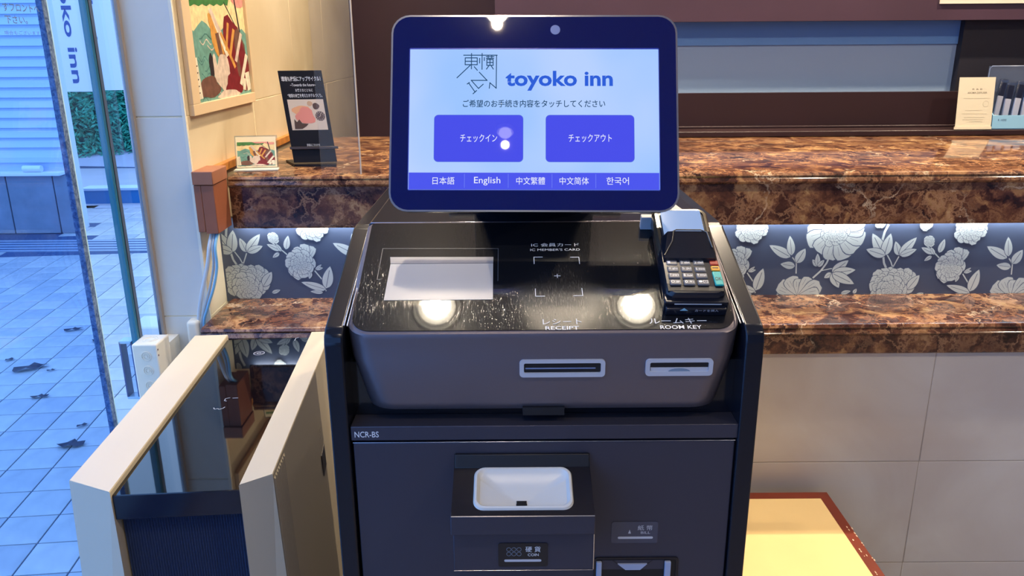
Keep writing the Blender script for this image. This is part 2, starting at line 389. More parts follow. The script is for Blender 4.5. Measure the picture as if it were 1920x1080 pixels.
# wallpaper drawing, in print units (1 unit = .386 mm), origin: right-hand panel
U = .001373/3.556
def WX(x, y): return .574+x*U + (y-60)*U*.012
def WZ(x, y): return .9955-(y-60-(-.012*x))*U*1.03
class Print:
    def __init__(s): s.V = []; s.F = []; s.mi = []; s.z = 0
    def poly(s, pts, mi):
        s.z += 1; b = len(s.V)
        for x, y in pts: s.V.append((WX(x, y), 2.003-.00012-s.z*.0000015, WZ(x, y)))
        s.F.append(tuple(range(b, b+len(pts)))); s.mi.append(mi)
    def leaf(s, x, y, ang, L, wd, tipf=.35, vein=True, lob=0):
        """ang in degrees, 0 = right, 90 = up; (x,y) = base"""
        ca, sa = math.cos(math.radians(ang)), -math.sin(math.radians(ang))
        def P(k, L, wd, off):
            up, dn = [], []
            for i in range(1, 10):
                q = i/10; w = wd*math.sin(math.pi*q**(.75))**.8*(1+lob*math.sin(q*19))
                up.append((q*L, w)); dn.append((q*L, -w))
            pts = [(0, 0)]+up+[(L, 0)]+dn[::-1]
            return [(x+(a+off)*ca+b*sa, y+(a+off)*sa-b*ca) for a, b in pts]
        s.poly(P(0, L, wd, 0), 1); s.poly(P(0, L*.94, wd*.88, L*.03), 0)
        if vein: s.line(x+L*.08*ca, y+L*.08*sa, x+L*.8*ca, y+L*.8*sa, max(1.2, wd*.05), 1)
    def petal(s, x, y, ang, L, wd, sd=0):
        ca, sa = math.cos(math.radians(ang)), -math.sin(math.radians(ang))
        def P(L, wd, off, jag=0):
            up, dn = [], []
            for q, w in ((.12, .28), (.3, .55), (.5, .82), (.68, .98), (.82, .96), (.92, .78), (.98, .45)):
                k = 1+jag*math.sin(q*31+sd*7)
                up.append((q*L*k, w*wd)); dn.append((q*L*k, -w*wd))
            pts = [(0, 0)]+up+[(L*(1-.06*jag*8), 0)]+dn[::-1]
            return [(x+(a+off)*ca+b*sa, y+(a+off)*sa-b*ca) for a, b in pts]
        s.poly(P(L, wd, 0, .03), 1); s.poly(P(L*.955, wd*.91, L*.02, .03), 0)
        for t_ in (-.3, .1, .4):
            s.line(x+L*.5*ca+t_*wd*sa, y+L*.5*sa-t_*wd*ca, x+L*.8*ca+t_*1.3*wd*sa, y+L*.8*sa-t_*1.3*wd*ca, .9, 1)
    def line(s, x0, y0, x1, y1, w, mi=0):
        dx, dy = x1-x0, y1-y0; L = math.hypot(dx, dy) or 1; nx, ny = -dy/L*w, dx/L*w
        s.poly([(x0+nx, y0+ny), (x0-nx, y0-ny), (x1-nx, y1-ny), (x1+nx, y1+ny)], mi)
    def stem(s, pts, w=5):
        for a, b in zip(pts, pts[1:]): s.line(*a, *b, w, 0)
    def bloom(s, cx, cy, r, n=9, rows=3, sq=1, seed=0, ruff=.12):
        rnd = random.Random(seed)
        for k in range(rows):
            rr = r*(1-k*.27)
            for i in range(n-k):
                a = 360*i/(n-k)+k*23+rnd.uniform(-8, 8); L = rr*rnd.uniform(.85, 1.05)
                s.petal(cx, cy, a, L, rr*(3.6/(n-k)), sd=i+k)
        for i in range(6):
            a = rnd.uniform(0, 360); s.leaf(cx, cy, a, r*.24, r*.06, vein=False)
PR = Print()
def motif(dx):
    s = PR; s.z = 0
    L = lambda x, y, *a, **k: s.leaf(x+dx, y, *a, **k)
    ST = lambda pts, w=4: s.stem([(x+dx, y) for x, y in pts], w)
    # leaf sprig, wide bloom below it
    ST([(395, 285), (425, 320), (430, 395)], 4)
    L(385, 285, 152, 175, 36); L(390, 275, 100, 140, 30); L(425, 325, 62, 115, 36); L(420, 345, 172, 105, 28)
    for a, l, w in ((178, 150, 62), (150, 165, 60), (118, 150, 58), (85, 120, 50), (55, 150, 58), (28, 170, 60), (2, 150, 60)): s.petal(455+dx, 548, a, l, w, l)
    # peony hanging from the top
    for a, l, w in ((180, 215, 62), (200, 225, 66), (228, 200, 64), (262, 215, 62), (292, 225, 66), (320, 215, 70), (345, 225, 62), (5, 210, 56), (20, 215, 50)): s.petal(672+dx, 110, a, l*.92, w, l)
    s.bloom(665+dx, 115, 105, 13, 3, seed=5); 
    ST([(645, 270), (630, 320), (595, 375), (545, 425)], 6); ST([(595, 375), (660, 360), (700, 360)], 3)
    L(570, 345, 130, 62, 18); L(570, 345, 95, 90, 20); L(572, 348, 50, 62, 18)
    for a, l, w in ((40, 140, 34), (8, 165, 34), (330, 130, 30), (215, 60, 20), (300, 120, 34), (-25, 180, 36)): s.leaf(670+dx, 390, a, l, w)
    # tulip leaves and stems, pair of leaves
    ST([(1015, 62), (995, 110), (985, 170)], 8); ST([(1005, 275), (1015, 320), (1040, 365)], 7); ST([(1030, 265), (1060, 310), (1075, 345)], 4); ST([(1110, 275), (1080, 345)], 4)
    L(1010, 275, 122, 185, 42); L(1010, 275, 80, 160, 40); L(1020, 270, 163, 145, 34)
    L(1110, 270, 110, 105, 28); L(1110, 270, 50, 165, 34); L(1115, 270, 22, 120, 26)
    # ruffled bloom on the ledge
    s.bloom(1040+dx, 460, 120, 11, 4, seed=2, ruff=.2); s.bloom(1140+dx, 450, 115, 11, 4, seed=9, ruff=.2)
    L(1195, 500, 55, 125, 34); s.bloom(1090+dx, 505, 110, 9, 3, seed=12, ruff=.2); L(1250, 545, 20, 65, 14)
    L(745, 530, 15, 70, 16); L(830, 530, 60, 40, 14)
    # rose bud sprig
    ST([(1290, 205), (1345, 250), (1400, 300)], 4); s.bloom(1300+dx, 172, 42, 8, 3, seed=4); L(1375, 250, 75, 100, 24); L(1340, 255, 155, 100, 20); L(1330, 270, 215, 60, 15); L(1345, 262, 120, 60, 14)
    # open bloom
    for a, l, w in ((62, 165, 30), (85, 165, 36), (110, 150, 34), (138, 140, 34), (165, 130, 34), (200, 130, 36), (228, 120, 34)): s.petal(1490+dx, 360, a, l*.95, w*1.05, l)
    s.bloom(1465+dx, 345, 105, 10, 4, seed=6); L(1560, 380, 10, 55, 12); L(1560, 385, 40, 60, 10); L(1530, 400, 250, 50, 14)
    ST([(1555, 390), (1600, 450), (1620, 530)], 4); L(1620, 515, 75, 165, 40); L(1625, 520, 163, 180, 28); L(1600, 540, 175, 90, 14)
    # chrysanthemum and small bloom hanging from the top
    s.bloom(1565+dx, 85, 120, 14, 4, seed=3, ruff=.2); s.bloom(1262+dx, 60, 45, 8, 2, seed=8); s.bloom(955+dx, 52, 40, 8, 2, seed=1)
for k in range(-3, 6): motif(k*1458)
# clip the drawing to the panel by leaving out what lies wholly beyond it, trimming the rest
def clip_poly(pts, lo, hi, ax):
    for sgn, lim in ((1, lo), (-1, hi)):
        out = []
        for i, a in enumerate(pts):
            b = pts[(i+1) % len(pts)]; ia, ib = sgn*(a[ax]-lim) >= 0, sgn*(b[ax]-lim) >= 0
            if ia: out.append(a)
            if ia != ib:
                q = (lim-a[ax])/(b[ax]-a[ax]); out.append(tuple(a[j]+(b[j]-a[j])*q for j in range(3)))
        pts = out
        if len(pts) < 3: return []
    return pts
V, F, MI = [], [], []
for f, mi in zip(PR.F, PR.mi):
    q = clip_poly(clip_poly([PR.V[i] for i in f], .8025, 1.019, 2), -.745, 4.39, 0)
    if len(q) > 2: b = len(V); V += q; F.append(tuple(range(b, b+len(q)))); MI.append(mi)
fo = link('floral_print', V, F, [M_petal, M_line], wc); fo['kind'] = 'stuff'
for pg, mi in zip(fo.data.polygons, MI): pg.material_index = mi
# strip light tucked under the counter
sl = thing('strip_light', 'white strip light under the marble counter above the floral panel', 'light', (1.8, 1.99, .99))
box('lamp_channel', -.7, 4.4, 1.984, 1.998, 1.015, 1.0195, mat('strip_channel', rgb(220, 222, 226), .5), sl)
box('light_strip', -.698, 4.398, 1.986, 1.996, 1.013, 1.015, emis('strip_light_glow', (.90, .96, 1, 1), 62), sl)

# service opening behind the counter
wr = struct('wall_hatch', (2.2, 2.85, 1.13))
box('hatch_upstand', -.05, 4.4, 2.802, 2.83, 1.13, 1.268, M_darkwood2, wr)
box('hatch_sill', -.05, 4.4, 2.70, 2.80, 1.131, 1.150, M_darkwood2, wr, bev=.003)
box('hatch_bead', -.05, 4.4, 2.79, 2.80, 1.150, 1.158, M_darkwood2, wr, bev=.002)
box('hatch_header', -.05, 4.4, 2.80, 2.86, 1.5, CEIL, M_darkwood, wr)
box('hatch_post', 1.535, 4.4, 2.84, 2.88, 1.10, 1.5, mat('black_panel', rgb(24, 22, 32), .5), wr)
box('hatch_post', -.05, .0, 2.80, 2.86, 1.268, 1.5, M_darkwood, wr)
bl = thing('roller_blind', 'pale blue grey blind, reflection painted as a bluer top band, in the opening behind the counter', 'blind', (.8, 2.88, 1.2))
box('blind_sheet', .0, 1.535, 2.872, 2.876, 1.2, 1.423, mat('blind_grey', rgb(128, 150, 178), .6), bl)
box('reflection_band', .0, 1.535, 2.866, 2.871, 1.423, 1.52, mat('blind_reflection_blue', rgb(84, 126, 180), .6), bl, bev=.001)  # bluer upper band paints a reflection gradient into the colour

# ------------------------------------------------------------ ceiling lights
M_can = mat('lamp_can', rgb(235, 230, 220), .25)
NL = ['over the ledge, left of the kiosk centre', 'over the ledge, right of the kiosk centre', 'small, between the two over the ledge behind the kiosk', 'straight over the spot in front of the kiosk', 'small and dim, behind the one in front of the kiosk', 'over the ledge, right of the low table', 'over the ledge near the right wall', 'behind the counter beside the left wall', 'behind the counter above the blind', 'behind the counter above the amenity dispenser', 'added unseen in the back room to brighten the left wall', 'in the lobby right of the kiosk', 'in the lobby near the right wall', 'far back in the lobby on the right', 'far back in the lobby on the left']
for i, (x, y, w_, br, bs_) in enumerate(LAMPS):
    c = thing('ceiling_light', 'recessed warm ceiling downlight '+NL[i], 'light', (x, y, CEIL), group='recessed ceiling downlights')
    MM = Matrix.Translation((x, y, CEIL-.002)) @ Matrix.Rotation(math.pi, 4, 'X')
    ring('trim_ring', (0, 0, 0), br*1.3, br*1.65, M_can, c, MM, h=.005)
    ring('reflector', (0, 0, -.001), br*1.28, br*1.32, M_can, c, MM, h=.012)
    q = br/.046
    loft('bulb', [[(r*q*math.cos(2*math.pi*k/20), r*q*math.sin(2*math.pi*k/20), z*q) for k in range(20)] for r, z in ((.03, 0), (.042, .012), (.046, .03), (.040, .046), (.022, .056))], MATS.get('bulb_glow_%g' % bs_) or emis('bulb_glow_%g' % bs_, (1, .93, .78, 1), bs_), c, M=MM)

# ------------------------------------------------------------ kiosk
K = thing('check_in_kiosk', 'black self check-in kiosk with tilted touch screen in front of the counter', 'kiosk', (.04, 1.28, 0))
side = [(.95, .0), (.95, 1.080), (.953, 1.091), (.962, 1.099), (1.19, 1.176), (1.205, 1.179), (1.58, 1.176), (1.62, 1.15), (1.62, 0)]
for x0, x1 in ((-.240, -.216), (.297, .321)):
    prism('side_frame', side, 0, x0, x1, M_frame, K, bev=.0025)
slope = [(.965, 1.1), (1.19, 1.168)]
for s_, xx in ((1, -.2155), (-1, .2965)):
    for q in (0, .0042):
        x = xx+s_*q
        tube('edge_trim', [(x, .964, 1.1005), (x, 1.08, 1.1396), (x, 1.19, 1.1768)], .0011, M_chrome, K, n=6)
# inner cabinet
prism('cabinet', [(.99, .05), (.99, 1.04), (1.17, 1.12), (1.60, 1.15), (1.60, .05)], 0, -.216, .297, M_black, K)
box('rear_deck', -.2155, .2965, 1.180, 1.60, 1.15, 1.1860, M_frame, K, bev=.003)
box('rear_ridge', -.212, .293, 1.1795, 1.1815, 1.1855, 1.1875, M_chrome, K, bev=.0005)
box('plinth', -.20, .28, .98, 1.6, 0, .05, M_dark, K)
# deck (sloping control top)
O = Vector((.04, .958, 1.0886)); th = math.radians(23.82)
vd = Vector((0, math.cos(th), math.sin(th))); nd = Vector((0, -math.sin(th), math.cos(th)))
MD = basis(O, (1, 0, 0), vd, nd)
def deck_ring(du, dv, r, n=0.):
    # front corners rounded, back ones nearly square; (u, v)
    out = []
    x0, x1, y0, y1 = -.2545+du, .2545-du, 0+dv, .2370
    for cx, cy, rr, a0 in ((x1-.006, y1-.006, .006, 0), (x0+.006, y1-.006, .006, 90), (x0+r, y0+r, r, 180), (x1-r, y0+r, r, 270)):
        for k in range(9):
            a = math.radians(a0+90*k/8); out.append((cx+rr*math.cos(a), cy+rr*math.sin(a), n))
    return out
top = [MD @ Vector(p) for p in deck_ring(0, 0, .030, 0)]
t2 = [MD @ Vector(p) for p in deck_ring(-.0005, -.0010, .031, -.006)]
t0 = [MD @ Vector(p) for p in deck_ring(.003, .003, .028, .002)]
def low(sx, yf, z, r=.04):
    x0, x1, y0, y1 = .04-.2545*sx, .04+.2545*sx, yf, 1.15
    out = []
    for cx, cy, rr, a0 in ((x1-.006, y1-.006, .006, 0), (x0+.006, y1-.006, .006, 90), (x0+r, y0+r, r, 180), (x1-r, y0+r, r, 270)):
        for k in range(9):
            a = math.radians(a0+90*k/8); out.append(Vector((cx+rr*math.cos(a), cy+rr*math.sin(a), z)))
    return out
loft('deck_housing', [t0, top, t2, low(.988, .957, 1.055, .034), low(.935, .962, .994, .04), low(.922, .966, .982, .038), low(.89, .976, .977, .03)], M_housing, K, M=None, auto=50)
gl_pts = [(x, y) for x, y, _ in deck_ring(.006, .006, .026)]
prism('deck_glass', gl_pts, 2, .0015, .0032, M_deck, K, M=MD)
box('latch_notch', .0130, .0680, .9610, .98, .974, .9855, M_dark, K)
def D(u, v): return (u*(1.0255-.157*v), .001+.899*v-.11*v*v)
def DP(q): return [D(*p) for p in q]
def DS4(q): return [D(a, b)+D(c, d) for a, b, c, d in q]
def dtext(s_, x0, x1, y0, y1, **k):
    a, b = D(x0, y0); c, d = D(x1, y1); text(s_, a, c, b, d, M_white, K, MD, PL, **k)
# receipt window in the deck
M_paperw = mat('grey_white_paper', rgb(178, 176, 174), .35)
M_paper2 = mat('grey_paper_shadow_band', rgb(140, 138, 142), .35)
prism('window_pad', DP([(-.2083, .071), (-.0648, .0713), (-.0662, .158), (-.2105, .158)]), 2, .0032, .0037, M_paperw, K, M=MD)
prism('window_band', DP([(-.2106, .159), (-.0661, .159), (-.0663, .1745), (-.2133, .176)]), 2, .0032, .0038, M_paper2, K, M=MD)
M_gline = mat('dark_print_line', rgb(62, 70, 84), .4)
strokes('window_outline', DS4([(-.227, .1993, -.0597, .1971), (-.0597, .1971, -.0589, .115), (-.227, .1993, -.224, .12), (-.224, .12, -.219, .12)]), .0009, M_gline, K, MD, .0033)
PL = .0034
dtext('IC 会員カード', -.0118, .0575, .2015, .2110)
dtext("IC MEMBER'S CARD", -.0135, .0581, .1900, .1960)
for (x, y, sx, sy) in ((-.0086, .1736, 1, -1), (.0552, .1727, -1, -1), (-.0083, .0779, 1, 1), (.0541, .0784, -1, 1)):
    strokes('card_bracket', DS4([(x, y, x+sx*.012, y), (x, y, x, y+sy*.017)]), .0009, M_white, K, MD, PL)
strokes('card_cross', DS4([(.0185, .1256, .0265, .1256), (.0225, .1215, .0225, .1297)]), .0008, M_white, K, MD, PL)
dtext('レシート', -.0006, .0488, .0160, .0275)
dtext('RECEIPT', .0024, .0444, .0050, .0125, bold=.01)
dtext('ルームキー', .134, .2070, .0160, .0275)
dtext('ROOM KEY', .1462, .1984, .0050, .0125, bold=.01)
# slots in the front
MF = basis((0, .9575, 1.0426), (1, 0, 0), (0, -.077, .997), (0, -.997, -.077)) @ Matrix.Diagonal((1.032, 1.032, 1, 1))
def slot(x0, x1, z0, z1, name):
    s = frame_rr(name, rrect(x0, x1, z0, z1, .005), rrect(x0+.0055, x1-.0055, z0+.006, z1-.0045, .002), -.003, .0025, M_silver, K, M=MF)
    return s
s1 = slot(.0087, .1160, -.0115, .0125, 'receipt_slot')
box('slot_mouth', .014, .111, -.006, .0085, -.002, .0003, M_dark, s1, M=MF)
box('slot_lip', .016, .104, -.0005, .0012, .0003, .0016, mat('blue_grey_lip', rgb(110, 128, 168), .3), s1, M=MF, bev=.0004)
s2 = slot(.1665, .2508, -.0108, .0125, 'key_slot')
box('slot_mouth', .172, .2455, -.0045, .0085, -.002, .0003, M_dark, s2, M=MF)
box('slot_tray', .173, .2450, -.006, .0005, .0003, .0012, M_silver, s2, M=MF)
disc('thumb_notch', (.209, -.0055, .0012), .014, mat('notch_blue_grey', rgb(120, 140, 160), .4), s2, MF, h=.0004, ry=.005)
# lower front
box('name_strip', -.2145, .2975, .953, .99, .9425, .9630, M_door, K, bev=.001)
MN = basis((0, .9528, 0), (1, 0, 0), (0, 0, 1), (0, -1, 0))
text('NCR-BS', -.2095, -.1776, .9475, .9560, M_white, K, MN, 0, bold=.008)
door = box('door_panel', -.2130, .2955, .955, .985, .06, .9385, M_door, K, bev=.0018)
tube('door_edge', [(-.213, .9549, .9385), (.2955, .9549, .9385)], .0006, M_chrome, door, n=5)
# coin unit
cx0, cx1 = -.0787, .1020
cu = prism('coin_unit', [(.958, .9218), (.951, .9218), (.944, .9060), (.944, .868), (.889, .862), (.889, .79), (.958, .79)], 0, cx0+.001, cx1-.001, mat('unit_black_matte', rgb(16, 18, 26), .42), K, bev=.001)
Oc = Vector((0, .873, .8775)); vc = Vector((0, .072, .0285)); Lc = vc.length; vc.normalize(); nc = Vector((0, -vc.z, vc.y))
MC = basis(Oc, (1, 0, 0), vc, nc)
bx0, bx1, bv0, bv1 = -.0505, .0758, .0105, .0755
def sq_ring(x0, x1, y0, y1, n=6):
    # same vertex order/number as rrect, on the rectangle itself
    out = []
    for (cx, cy, ax, ay, bx_, by_) in ((x1, y1, 0, -1, -1, 0), (x0, y1, 1, 0, 0, -1), (x0, y0, 0, 1, 1, 0), (x1, y0, -1, 0, 0, 1)):
        for k in range(n+1):
            q = (k-n/2)/(n/2); d = .012*abs(q)
            out.append((cx+(ax*d if q < 0 else bx_*d), cy+(ay*d if q < 0 else by_*d)))
    return out
outer = sq_ring(cx0, cx1, 0, Lc+.002); inner = rrect(bx0, bx1, bv0, bv1, .013)
loft('unit_top', [[(a, b, -.003) for a, b in outer], [(a, b, 0) for a, b in outer], [(a, b, 0) for a, b in inner]], M_dark if False else mat('unit_black_top', rgb(18, 19, 28), .25), cu, False, False, smooth=False, M=MC)
prism('unit_lip', [(.873, .8775), (.8725, .851), (.89, .849), (.889, .876)], 0, cx0-.0008, cx1+.0008, M_door, cu, bev=.0012)
tube('lip_edge', [(cx0, .8732, .8778), (cx1, .8732, .8778)], .0010, M_chrome, cu, n=6)
for x in (cx0, cx1-.002):
    prism('unit_cheek', [(.955, .921), (.944, .9055), (.874, .877), (.9, .86), (.955, .86)], 0, x, x+.002, M_black, cu)
M_bowl = mat('white_bowl_plastic', rgb(222, 220, 212), .3)
def ins(d): return rrect(bx0+d, bx1-d, bv0+d, bv1-d, .013-d*.3 if d < .02 else .006)
def bowl_ring(f, z):
    # shrink towards the coin hole at the front centre
    hx, hy = .0105, bv0+.0075
    base = rrect(bx0+.007, bx1-.007, bv0+.005, bv1-.009, .010)
    small = rrect(hx-.007, hx+.007, hy+.001, hy+.010, .002)
    return [(a+(c-a)*f, b+(d-b)*f, z) for (a, b), (c, d) in zip(base, small)]
bw = loft('coin_bowl', [[(a, b, 0) for a, b in ins(-.001)], [(a, b, .0028) for a, b in ins(.0005)], [(a, b, .0032) for a, b in ins(.003)], [(a, b, .001) for a, b in ins(.005)], bowl_ring(0, -.002), bowl_ring(.5, -.006), bowl_ring(1, -.0105)], M_bowl, cu, False, False, M=MC, auto=40)
box('coin_hole', .0040, .0170, bv0+.0098, bv0+.0200, -.0104, -.0094, M_dark, bw, M=MC)
cb = box('coin_panel', cx0+.001, cx1+.0005, .884, .895, .7905, .8470, M_door, K, bev=.0012)
tube('panel_edge', [(cx1+.0008, .8838, .8460), (cx1+.0008, .8838, .7915)], .0008, M_chrome, cb, n=6)
tube('panel_edge', [(cx0+.001, .8838, .7905), (cx1+.0008, .8838, .7905)], .0006, M_chrome, cb, n=6)
MCL = basis((0, .8838, 0), (1, 0, 0), (0, 0, 1), (0, -1, 0))
prism('coin_label', rrect(-.0201, .0437, .7965, .8318, .003), 2, 0, .0008, M_black, cb, M=MCL)
text('硬 貨', .0150, .0345, .8185, .8270, M_white, cb, MCL, .0009)
text('COIN', .0180, .0320, .8125, .8165, M_white, cb, MCL, .0009)
prism('label_bar', rrect(-.0125, .0355, .8040, .8075, .0017), 2, .0008, .0011, M_silver, cb, M=MCL)
for r_, n_ in ((0, 3), (1, 3)):
    for k in range(n_): ring('coin_symbol', (-.0065+k*.0066, .8225-r_*.0068, .0008), .0025, .0031, mat('grey_print', rgb(110, 122, 138), .5), cb, MCL, n=14, h=.0002)
# bill label and slot
MB = basis((0, .9549, 0), (1, 0, 0), (0, 0, 1), (0, -1, 0))
bl2 = prism('bill_label', rrect(.135, .1990, .7810, .8148, .003), 2, 0, .0008, mat('glossy_slate', rgb(70, 72, 88), .08), K, M=MB)
text('紙 幣', .1710, .1915, .8015, .8095, M_silver, bl2, MB, .0009)
text('BILL', .1755, .1885, .7960, .7998, M_silver, bl2, MB, .0009)
prism('label_bar', rrect(.1440, .1925, .7880, .7915, .0017), 2, .0008, .0011, M_silver, bl2, M=MB)
prism('arrow_mark', [(.158, .7965), (.162, .7965), (.160, .8025)], 2, .0008, .0011, M_silver, bl2, M=MB)
bs = frame_rr('bill_slot', rrect(.1120, .2300, .62, .7580, .005), rrect(.1145, .2265, .6225, .7550, .004), -.002, .0018, mat('slot_black', rgb(20, 20, 30), .25), K, M=MB)
box('slot_well', .1140, .2270, .622, .7555, -.001, .0004, M_dark, bs, M=MB)
M_pale = mat('pale_blue_plastic', rgb(160, 172, 200), .35)
box('guide_rail', .1150, .1225, .63, .7525, .0004, .0055, M_pale, bs, M=MB, bev=.001)
box('guide_rail', .2105, .2190, .63, .7525, .0004, .0055, M_pale, bs, M=MB, bev=.001)
prism('throat_plate', [(.1235, .7535), (.2095, .7535), (.2095, .7385), (.1235, .7385)], 2, .0004, .001, M_door, bs, M=MB)
prism('throat_tray', [(.1450, .7485), (.1860, .7485), (.1765, .7390), (.1560, .7390)], 2, .001, .0035, M_pale, bs, M=MB)
strokes('throat_edge', [(.1385, .7530, .1560, .7390), (.1930, .7530, .1765, .7390)], .0008, M_dark, bs, MB, .0012)
# monitor
cmon = Vector((.0321, 1.1308, 1.3421)); tl, yw, rl = .385, -.0115, -.0071
u0 = Vector((math.cos(yw), math.sin(yw), 0)); n0 = Vector((math.sin(yw)*math.cos(tl), -math.cos(yw)*math.cos(tl), math.sin(tl))); v0 = n0.cross(u0)
u1 = u0*math.cos(rl)+v0*math.sin(rl); v1 = v0*math.cos(rl)-u0*math.sin(rl)
MM = basis(cmon, u1, v1, n0)
mx0, mx1, my0, my1 = -.2000, .2000, -.1290, .1500
P3 = lambda q, z: [(a, b, z) for a, b in q]
mon = loft('monitor', [P3(rrect(mx0+.012, mx1-.012, my0+.012, my1-.012, .016), -.034), P3(rrect(mx0+.002, mx1-.002, my0+.002, my1-.002, .024), -.022), P3(rrect(mx0, mx1, my0, my1, .026), -.004), P3(rrect(mx0+.0005, mx1-.0005, my0+.0005, my1-.0005, .0255), -.0005)], M_frame, K, M=MM)
frame_rr('bezel_rim', rrect(mx0-.0003, mx1+.0003, my0-.0003, my1+.0003, .026), rrect(mx0+.0022, mx1-.0022, my0+.0022, my1-.0022, .024), -.004, .0006, M_chrome, mon, M=MM)
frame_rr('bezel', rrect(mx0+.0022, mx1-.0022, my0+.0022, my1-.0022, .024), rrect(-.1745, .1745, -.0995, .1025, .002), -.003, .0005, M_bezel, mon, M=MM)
frame_rr('screen_frame', rrect(-.1745, .1745, -.0995, .1025, .002), rrect(-.1735, .1735, -.0985, .1010, .001), -.003, .0009, mat('screen_edge_blue', rgb(60, 84, 190), .3), mon, M=MM)
def screen_mat():
    m, t, p = nt('lit_screen'); p.inputs['Base Color'].default_value = (.01, .01, .02, 1); p.inputs['Roughness'].default_value = .02
    tc = N(t, 'ShaderNodeTexCoord'); no = N(t, 'ShaderNodeTexNoise'); no.inputs['Scale'].default_value = 5
    t.links.new(tc.outputs['Object'], no.inputs['Vector'])
    r = N(t, 'ShaderNodeValToRGB'); r.color_ramp.elements[0].position = .35; r.color_ramp.elements[1].position = .65
    r.color_ramp.elements[0].color = rgb(156, 196, 252); r.color_ramp.elements[1].color = rgb(186, 210, 254)
    t.links.new(no.outputs['Fac'], r.inputs[0]); t.links.new(r.outputs[0], p.inputs['Emission Color']); p.inputs['Emission Strength'].default_value = 1
    return m
def glow(name, c, s=1):
    return mat(name, (.005, .005, .01, 1), .02, emit=c, es=s)
scr = box('screen', -.1735, .1735, -.0985, .1010, -.003, 0, screen_mat(), mon, M=MM)
B1, B2 = glow('button_blue', rgb(70, 76, 232)), glow('bar_blue', rgb(74, 84, 236))
T1, T2, T3, T4 = glow('text_blue', rgb(40, 92, 214)), glow('text_slate', rgb(22, 66, 104)), glow('text_white', rgb(238, 242, 255)), glow('divider_glow', rgb(120, 140, 246))
BE = glow('button_edge', rgb(84, 112, 220))
for k, (x0, x1, s) in enumerate(((-.1389, -.0147, 'チェックイン'), (.0162, .1393, 'チェックアウト'))):
    prism('button_border', rrect(x0, x1, -.0596, .0072, .006), 2, .0001, .0003, BE, mon, M=MM)
    prism('screen_button', rrect(x0+.0007, x1-.0007, -.0589, .0065, .0055), 2, .0003, .0005, B1, mon, M=MM)
text('チェックイン', -.1022, -.0510, -.0316, -.0204, T3, mon, MM, .0006)
text('チェックアウト', .0480, .1078, -.0314, -.0202, T3, mon, MM, .0006)
box('language_bar', -.1730, .1730, -.0982, -.0745, .0001, .0003, B2, mon, M=MM)
for s, a, b in (('日本語', -.14, -.1096), ('中文繁體', -.0242, .0156), ('中文简体', .0355, .0759), ('한국어', .1002, .131)):
    text(s, a, b, -.0912, -.0806, T3, mon, MM, .0004)
text('English', -.0825, -.0462, -.0924, -.0805, T3, mon, MM, .0004)
for x in (-.0958, -.0353, .0251, .0855): strokes('bar_divider', [(x, -.0955, x, -.0765)], .0005, T4, mon, MM, .0003)
text('toyoko inn', -.0396, .1098, .0415, .0700, T1, mon, MM, .0004, bold=.028)
text('ご希望のお手続き内容をタッチしてください', -.0990, .0990, .0178, .0285, T2, mon, MM, .0004, bold=.01)
# emblem beside the name: coordinates in a 480 x 440 drawing
emb = [(165, 85, 510, 85), (245, 68, 245, 225), (180, 113, 305, 113), (180, 113, 180, 183), (305, 113, 305, 183), (180, 183, 305, 183), (180, 148, 305, 148), (232, 190, 97, 318), (275, 205, 306, 240),
       (355, 68, 355, 230), (330, 118, 330, 165), (378, 110, 378, 140), (505, 85, 503, 425), (503, 425, 438, 370), (438, 370, 432, 425),
       (418, 92, 418, 118), (455, 92, 455, 118), (398, 100, 478, 100), (400, 118, 475, 118), (405, 130, 470, 130), (405, 130, 405, 190), (470, 130, 470, 190), (405, 160, 470, 160), (405, 190, 470, 190), (437, 118, 437, 190), (425, 195, 402, 228), (450, 195, 472, 228),
       (328, 262, 408, 345), (408, 345, 245, 345), (245, 345, 320, 428), (320, 428, 368, 385), (218, 372, 285, 465), (203, 382, 225, 368), (265, 482, 300, 450)]
ex = lambda x: -.1075+(x-97)*(.0553/410); ey = lambda y: .0950-(y-66)*(.0581/418)
strokes('emblem', [(ex(a), ey(b), ex(c), ey(d)) for a, b, c, d in emb], .0012, T2, mon, MM, .0004)
disc('camera_eye', (.0296, .1290, .0005), .0068, mat('camera_grey', rgb(110, 134, 190), .3), mon, MM)
# monitor support and strip below it
prism('monitor_neck', [(1.26, 1.18), (1.36, 1.18), (1.25, 1.36), (1.175, 1.36)], 0, -.06, .13, M_frame, K, bev=.004)
box('neck_base', -.10, .175, 1.25, 1.40, 1.183, 1.194, M_frame, K, bev=.004)

# ------------------------------------------------------------ card terminal on the deck
T = thing('payment_terminal', 'black card payment terminal with keypad on the right of the kiosk deck', 'card terminal', (.24, 1.08, 1.15))
T0 = MD @ Matrix.Translation((.1990, .0425, .0032)) @ Matrix.Rotation(math.radians(-1.2), 4, 'Z') @ Matrix.Diagonal((1.015, .885, 1, 1))
M_term = mat('terminal_black', rgb(24, 27, 38), .22, .1)
M_termedge = mat('terminal_bright_edge', rgb(150, 145, 132), .22, .9)
hw = .0385
def tring(d, n, y0=.0, y1=.2, r=.012): return [(a, b, n) for a, b in rrect(-hw+d, hw-d, y0+d, y1-d, r)]
def tlift(q): return [(a, b, n+max(0, (b-.05))*.06) for a, b, n in q]
tb = loft('terminal_body', [tlift(tring(.004, 0)), tlift(tring(0, .004)), tlift(tring(0, .022)), tlift(tring(.003, .027))], M_term, T, M=T0)
loft('bright_rim', [[(a, b, n) for a, b, n in tlift(tring(-.0006, .018, .085))], tlift(tring(-.0006, .0225, .085)), tlift(tring(.0028, .0278, .085)), tlift(tring(.0065, .0285, .085))], M_termedge, T, False, False, M=T0)
